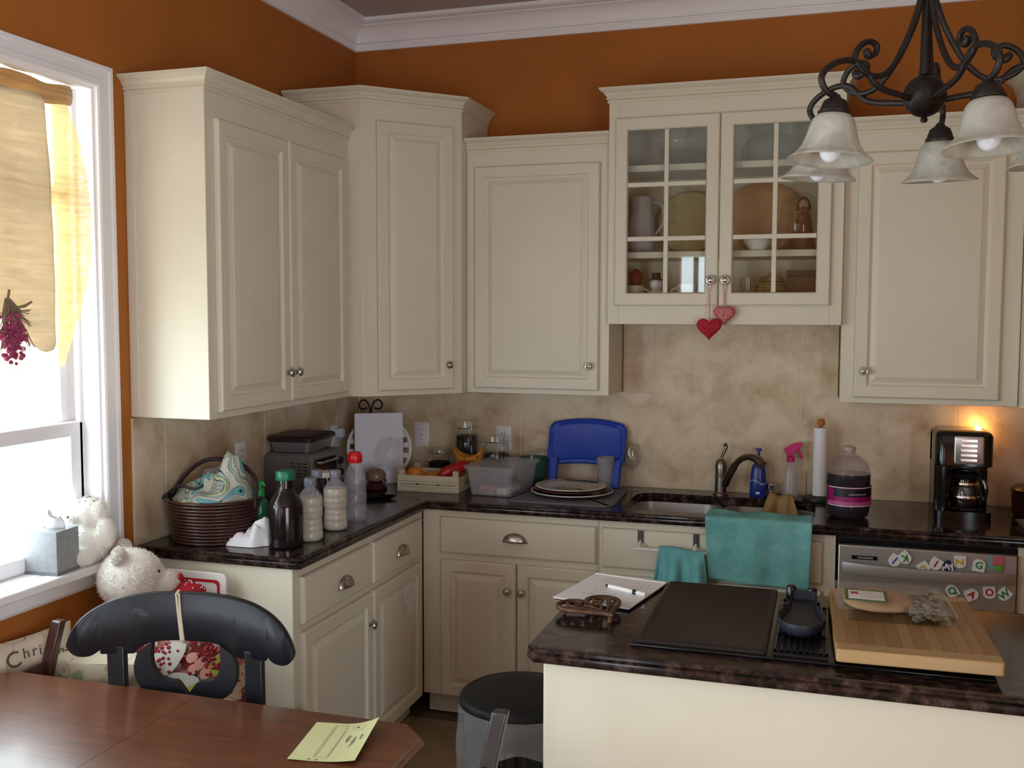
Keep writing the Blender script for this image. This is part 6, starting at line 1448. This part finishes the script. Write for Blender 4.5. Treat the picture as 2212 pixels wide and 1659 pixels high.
# cutting board of bamboo planks
cbd = thing('cutting_board', 'light bamboo cutting board on the right of the cooktop', 'cutting board', (2.350, -1.907, CZ+0.0187), math.radians(2.0))
bamboo = [ramp_mat('bamboo_%s' % nm, [(0.2, tuple(q*0.82 for q in c_)), (0.55, c_), (0.85, tuple(q*1.12 for q in c_))], 0.42, scale=7, stretch=(9, 0.5, 4), detail=6) for nm, c_ in (('light', (0.33, 0.185, 0.062)), ('mid', (0.30, 0.160, 0.052)), ('dark', (0.265, 0.135, 0.042)))]
bam_end = ramp_mat('bamboo_end', [(0.2, (0.38, 0.235, 0.095)), (0.8, (0.46, 0.30, 0.135))], 0.45, scale=6, stretch=(1, 6, 6))
NP = 12; x0 = -0.166; pw = 0.332/NP
for k in range(NP):
    b = MB(); b.box(x0+pw*k+0.0002, -0.205, 0.0, x0+pw*(k+1)-0.0002, 0.205, 0.029+random.uniform(-0.0002, 0.0002)); b.obj('plank', bamboo[(k*7+k//3) % 3], cbd, bevel=0.0006, seg=1)
for y0, y1 in ((-0.252, -0.2052), (0.2052, 0.250)): b = MB(); b.rings([[(x, y, z) for x, y in (rrect(-0.166, y0, 0.166, y1, 0.008, 3))] for z in (0.0, 0.029)]); b.obj('end_strip', bam_end, cbd, bevel=0.003)
fp = thing('food_package', 'clear wrapped tray of flatbread and greens with a green-edged label, on the cutting board', 'food package', (2.322, -1.822, CZ+0.0483), math.radians(3))
b = MB(); b.rings([[(x, y, z) for x, y in rrect(-0.122-i_, -0.122-i_, 0.122+i_, 0.122+i_, 0.022, 5)] for z, i_ in ((0.0, -0.006), (0.002, 0.0), (0.024, 0.006), (0.0255, 0.011), (0.027, 0.006))], cap1=False); b.obj('tray', film_clear, fp, ang=50)
b = MB()
def film(u, v):
    x, y = -0.130+0.260*u, -0.130+0.260*v; e = max(abs(2*u-1), abs(2*v-1))
    return (x + 0.003*nz(x*40, y*40), y + 0.003*nz(y*40, x*40, 4), 0.030 + 0.012*(1-e**4) + 0.006*nz(x*34, y*26, 3)*(1-e**6) + 0.004*abs(math.sin(x*90+y*50))*(1-e))
b.grid(film, 44, 44); b.obj('wrap_film', wrap_haze, fp, ang=180)
b = MB(); b.lathe([(0.0001, 0.003), (0.078, 0.003), (0.083, 0.008), (0.081, 0.018), (0.064, 0.026), (0.0001, 0.030)], 40, (-0.026, 0.030, 0)); b.obj('flatbread', ramp_mat('toasted_flatbread', [(0.25, (0.30, 0.13, 0.045)), (0.5, (0.42, 0.22, 0.09)), (0.8, (0.52, 0.32, 0.16))], 0.8, scale=26, detail=8), fp, ang=60)
b = MB(); rd = random.Random(12)
for k in range(170):
    x, y = rd.uniform(0.040, 0.108), rd.uniform(-0.108, 0.108); a = rd.uniform(0, 6.28); s_ = rd.uniform(0.007, 0.014); z = rd.uniform(0.004, 0.020)
    vs = [(x + s_*math.cos(a+q*1.05)*rd.uniform(0.6, 1.1), y + s_*math.sin(a+q*1.05)*rd.uniform(0.6, 1.1), z + rd.uniform(-0.003, 0.004)) for q in range(6)] + [(x, y, z+0.003)]
    b.add(vs, [(q, (q+1) % 6, 6) for q in range(6)])
b.obj('greens', mat('pale_olive_greens', (0.27, 0.24, 0.15), 0.85, var=0.35, vscale=40), fp, kind='stuff', smooth=True, ang=180)
Ml = T(-0.064, -0.060, 0.0460) @ RZ(math.radians(-3))
b = MB(); b.M = Ml; b.box(-0.048, -0.050, 0, 0.048, 0.050, 0.0008); b.obj('label', mat('label_green', (0.06, 0.14, 0.04), 0.5), fp, label='white label with a green border')
b = MB(); b.M = Ml; b.box(-0.040, -0.036, 0.0008, 0.040, 0.038, 0.0014); b.obj('label_face', white_gloss, fp)
b = MB(); b.M = Ml @ T(0, 0, 0.0017); 
for r_ in range(6): scribble(b, -0.012, 0.030-0.011*r_, 0.036, 0.030-0.011*r_, rows=1, amp=0.002, w=0.0016, seed=r_)
b.obj('label_print', mat('grey_label_print', (0.25, 0.25, 0.28), 0.6), fp, smooth=False)
b = MB(); b.M = Ml @ T(-0.026, 0.012, 0.0017); b.add([(-0.010, 0.012, 0), (0.010, 0.012, 0), (0.007, 0.002, 0), (0.010, -0.012, 0), (0.0, -0.006, 0), (-0.010, -0.012, 0), (-0.007, 0.002, 0)], [(0, 1, 2, 3, 4, 5, 6)]); b.obj('red_emblem', RED, fp, smooth=False)
# clipboard with paper and pen
cl = thing('writing_pad', 'white paper pad with scribbles on a black clipboard, at the island corner', 'notepad', (1.611, -1.714, CZ+0.0005), math.radians(-11.2))
MB().box(-0.108, -0.140, 0, 0.108, 0.150, 0.005).obj('backing_board', black_matte, cl, bevel=0.002)
MB().box(-0.1085, -0.146, 0.0052, 0.1085, 0.136, 0.0085).obj('paper_stack', white_matte, cl)
MB().box(-0.1085, 0.128, 0.0086, 0.1085, 0.140, 0.0105).obj('top_binding', white_gloss, cl)
b = MB(); ink = mat('pale_ink', (0.36, 0.36, 0.44), 0.8)
for r_ in range(7): scribble(b, -0.06+0.012*(r_ % 3), 0.085-0.026*r_, 0.085-0.010*r_, 0.085-0.026*r_, z=0.0088, rows=1, amp=0.007, w=0.0011, seed=20+r_)
b.obj('handwriting', ink, cl, smooth=False)
pn = thing('marker_pen', 'white marker pen with black bands lying on the paper pad', 'pen', (1.650, -1.733, CZ+0.0155), math.radians(-26))
b = MB(); b.M = RY(PI/2); b.lathe([(0.0001, -0.056), (0.0055, -0.055), (0.0062, -0.045), (0.0062, 0.028)], 16); b.obj('barrel', white_gloss, pn, ang=40)
b = MB(); b.M = RY(PI/2); b.lathe([(0.0066, 0.028), (0.0066, 0.040)], 16); b.lathe([(0.0001, -0.068), (0.003, -0.066), (0.0045, -0.056)], 14); b.obj('black_band', black_gloss, pn)
b = MB(); b.M = RY(PI/2); b.lathe([(0.0064, 0.040), (0.0064, 0.066), (0.004, 0.069), (0.0001, 0.0695)], 16); b.obj('cap', white_gloss, pn, ang=40)
# heart-shaped iron trivet
tv = thing('iron_trivet', 'rusty brown heart-shaped scrollwork trivet at the front corner of the island', 'trivet', (1.606, -1.930, CZ+0.0185), math.radians(44))
rust = mat('rusty_iron', (0.10, 0.045, 0.022), 0.5, metal=0.3, var=0.4, vscale=60, bump=0.2, bscale=120)
s_ = 0.0053
b = MB(); b.tube([(x, y, 0.004) for x, y in heart_pts(s_, 48)], 0.0062, 8, closed=True); b.obj('heart_frame', rust, tv, ang=60)
b = MB()
for sx in (-1, 1):
    b.tube(spline([(0, -0.062, 0.004), (sx*0.030, -0.030, 0.006), (sx*0.055, 0.006, 0.007), (sx*0.055, 0.035, 0.007), (sx*0.034, 0.044, 0.007), (sx*0.020, 0.030, 0.007), (sx*0.030, 0.014, 0.007), (sx*0.042, 0.020, 0.007)], 6), 0.0042, 7)
    b.tube(spline([(0, -0.045, 0.004), (sx*0.012, -0.020, 0.007), (sx*0.022, 0.0, 0.007), (sx*0.012, 0.014, 0.007), (sx*0.003, 0.004, 0.007), (sx*0.010, -0.008, 0.007)], 6), 0.0042, 7)
    b.tube(spline([(0, 0.028, 0.004), (sx*0.012, 0.040, 0.006), (sx*0.022, 0.056, 0.006), (sx*0.034, 0.062, 0.004)], 5), 0.004, 7)
    b.tube(spline([(sx*0.068, 0.004, 0.004), (sx*0.058, -0.008, 0.006), (sx*0.045, -0.018, 0.006), (sx*0.040, -0.036, 0.005)], 5), 0.0038, 7)
b.obj('scrollwork', rust, tv, ang=60)
for x, y in ((0, -0.082), (0.066, 0.03), (-0.066, 0.03)): MB().lathe([(0.004, -0.018), (0.006, -0.016), (0.005, 0.002)], 10, (x, y, 0)).obj('foot', rust, tv)

# note on the table
nt_ = thing('paper_note', 'pale yellow paper note with pencil sketch lines, curling on the table', 'note', (1.153, -2.462, 0.7408), math.radians(10))
def notef(u, v):
    x, y = -0.0735+0.147*u, -0.098+0.196*v
    return (x, y, 0.0006 + 0.030*max(0, u-0.45)**2*2.2*(0.35+0.65*v) + 0.010*max(0, 0.25-v)**2*8*max(0, 0.3-u))
b = MB(); b.grid(notef, 16, 16); b.obj('paper', mat('pale_yellow_paper', (0.62, 0.62, 0.33), 0.8), nt_, ang=180)
b = MB()
def nl_(pts, w=0.0008): stroke(b, [Vector(notef(u, v)) + Vector((0, 0, 0.0005)) for u, v in pts], w)
def line(u0, v0, u1, v1): nl_([(u0+(u1-u0)*k/6, v0+(v1-v0)*k/6) for k in range(7)])
line(0.34, 0.92, 0.34, 0.10); line(0.37, 0.92, 0.37, 0.12); line(0.54, 0.95, 0.54, 0.08); line(0.56, 0.80, 0.56, 0.10); line(0.34, 0.92, 0.54, 0.93); line(0.34, 0.10, 0.54, 0.09)
nl_([(0.74+0.10*math.cos(2*PI*k/20), 0.86+0.08*math.sin(2*PI*k/20)) for k in range(21)])
rd = random.Random(6)
for u0, v0, v1 in ((0.72, 0.82, 0.90), (0.68, 0.45, 0.66), (0.78, 0.32, 0.62), (0.88, 0.5, 0.64), (0.30, 0.02, 0.06), (0.42, 0.02, 0.05)):
    for k in range(5): nl_([(u0+rd.uniform(-0.03, 0.03), v0+(v1-v0)*rd.random()) for _ in range(4)], 0.0009)
b.obj('pencil_sketch', mat('pencil_grey', (0.20, 0.21, 0.14), 0.8), nt_, smooth=False)

# trash can beside the island
tc_ = thing('trash_can', 'round black trash can with a clear liner, between the island and cabinets', 'trash can', (1.362, -1.752, 0))
MB().lathe([(0.0001, 0), (0.150, 0.0), (0.155, 0.006), (0.160, 0.03), (0.160, 0.585)], 44, cap1=False).obj('bucket', black_gloss, tc_, ang=50)
MB().lathe([(0.166, 0.580), (0.172, 0.585), (0.174, 0.600), (0.172, 0.612), (0.160, 0.620), (0.150, 0.618), (0.140, 0.624), (0.08, 0.634), (0.0001, 0.637)], 48).obj('lid', mat('black_lid_plastic', (0.010, 0.009, 0.009), 0.55, var=0.1, spec=0.25), tc_, ang=50)
b = MB(); b.grid(lambda u, v: ((0.1765+0.006*math.sin(u*70)*v + 0.012*v*nz(math.cos(2*PI*u)*3, math.sin(2*PI*u)*3, v*3))*math.cos(2*PI*u), (0.1765+0.006*math.sin(u*70)*v + 0.012*v*nz(math.cos(2*PI*u)*3, math.sin(2*PI*u)*3, v*3))*math.sin(2*PI*u), 0.598 - v*(0.15+0.06*math.sin(u*12.566+1))), 110, 10); b.obj('liner', bag_plastic, tc_, ang=180)
b = MB(); b.box(-0.012, -0.1655, 0.10, 0.012, -0.1605, 0.45); b.obj('steel_strip', steel, tc_)

# ------------------------------------------------------------------ chandelier
AX, AY = 2.325, -2.304
ch = thing('chandelier', 'dark iron chandelier with scrolled arms and five white glass bell shades', 'chandelier', (AX, AY, 0))
def alab():
    m = bpy.data.materials.new('alabaster_glass'); m.use_nodes = True; nt = m.node_tree; L = nt.links
    b = nt.nodes['Principled BSDF']; b.inputs['Roughness'].default_value = 0.28
    tc = nt.nodes.new('ShaderNodeTexCoord'); n = nt.nodes.new('ShaderNodeTexNoise'); n.inputs['Scale'].default_value = 16; n.inputs['Detail'].default_value = 3; n.inputs['Distortion'].default_value = 1.5
    r = nt.nodes.new('ShaderNodeValToRGB'); r.color_ramp.elements[0].position = 0.35; r.color_ramp.elements[1].position = 0.65
    r.color_ramp.elements[0].color = (0.54, 0.52, 0.44, 1); r.color_ramp.elements[1].color = (0.72, 0.70, 0.62, 1)
    L.new(tc.outputs['Object'], n.inputs['Vector']); L.new(n.outputs['Fac'], r.inputs['Fac']); L.new(r.outputs['Color'], b.inputs['Base Color'])
    t_ = nt.nodes.new('ShaderNodeBsdfTranslucent'); L.new(r.outputs['Color'], t_.inputs['Color'])
    mx = nt.nodes.new('ShaderNodeMixShader'); mx.inputs['Fac'].default_value = 0.45; L.new(b.outputs[0], mx.inputs[1]); L.new(t_.outputs[0], mx.inputs[2])
    L.new(mx.outputs[0], nt.nodes['Material Output'].inputs['Surface']); MATS['alabaster_glass'] = m; return m
alabaster = alab()
MB().lathe([(0.0001, 2.040), (0.005, 2.040), (0.007, 2.044), (0.005, 2.049)] + [(0.0395*math.cos(a), 2.089+0.0395*math.sin(a)) for a in [(-80+10*k)*PI/180 for k in range(17)]] + [(0.012, 2.128), (0.0105, 2.140), (0.0085, 2.29), (0.010, 2.30), (0.014, 2.31), (0.010, 2.32), (0.0075, 2.34), (0.0075, 3.00), (0.05, 3.005), (0.06, 3.03), (0.0001, 3.034)], 28).obj('stem_and_ball', iron, ch, ang=50)
LOW = [(0.030, 2.080), (0.056, 2.0845), (0.100, 2.092), (0.125, 2.103), (0.153, 2.130), (0.180, 2.137), (0.212, 2.130), (0.238, 2.114), (0.246, 2.097), (0.235, 2.078), (0.213, 2.0705)]
UPP = [(0.008, 2.300), (0.016, 2.262), (0.034, 2.212), (0.066, 2.154), (0.098, 2.121), (0.130, 2.114), (0.158, 2.125), (0.171, 2.142), (0.161, 2.163), (0.139, 2.175), (0.121, 2.170), (0.122, 2.156), (0.138, 2.150), (0.148, 2.160)]
for k in range(5):
    a = math.radians(-67+72*k); ca_, sa_ = math.cos(a), math.sin(a)
    P3 = lambda r, z: (r*ca_, r*sa_, z)
    b = MB(); b.tube(spline([P3(r, z) for r, z in LOW], 7), 0.0060, 9); b.obj('arm', iron, ch, ang=60)
    b = MB(); pts = spline([P3(r, z) for r, z in UPP], 6); b.tube(pts, [0.0058]*(len(pts)-10) + [0.0058+0.0024*math.sin(PI*q_/9) for q_ in range(10)], 9); b.obj('scroll', iron, ch, ang=60)
    hub = T(0.213*ca_, 0.213*sa_, 2.071) @ Matrix.Rotation(math.radians(-5.0), 4, Vector((-sa_, ca_, 0)))
    b = MB(); b.M = hub; b.lathe([(0.0001, 0.002), (0.008, 0.001), (0.010, -0.004), (0.020, -0.010), (0.0245, -0.022), (0.026, -0.028), (0.029, -0.029), (0.029, -0.034), (0.0001, -0.034)], 26); b.obj('shade_cap', iron, ch, ang=40)
    b = MB(); b.M = hub; b.lathe([(0.024, -0.0345), (0.030, -0.036), (0.0365, -0.044), (0.0415, -0.058), (0.0455, -0.075), (0.051, -0.090), (0.059, -0.102), (0.068, -0.110), (0.0745, -0.1145), (0.0755, -0.117), (0.0735, -0.117), (0.0665, -0.1125), (0.057, -0.1045), (0.049, -0.092), (0.0435, -0.076), (0.0395, -0.060), (0.034, -0.046), (0.024, -0.040)], 44, cap0=False, cap1=False); so = b.obj('shade', alabaster, ch, ang=60)
    b = MB(); b.M = hub; b.lathe([(0.012, -0.036), (0.012, -0.070), (0.014, -0.076)] + [(0.0195*math.cos(q_), -0.100+0.021*math.sin(q_)*-1) for q_ in [(-50+10*j)*PI/180 for j in range(14)]] + [(0.0001, -0.121)], 24); b.obj('bulb', mat('unlit_bulb', (0.74, 0.74, 0.78), 0.2), ch, ang=60)
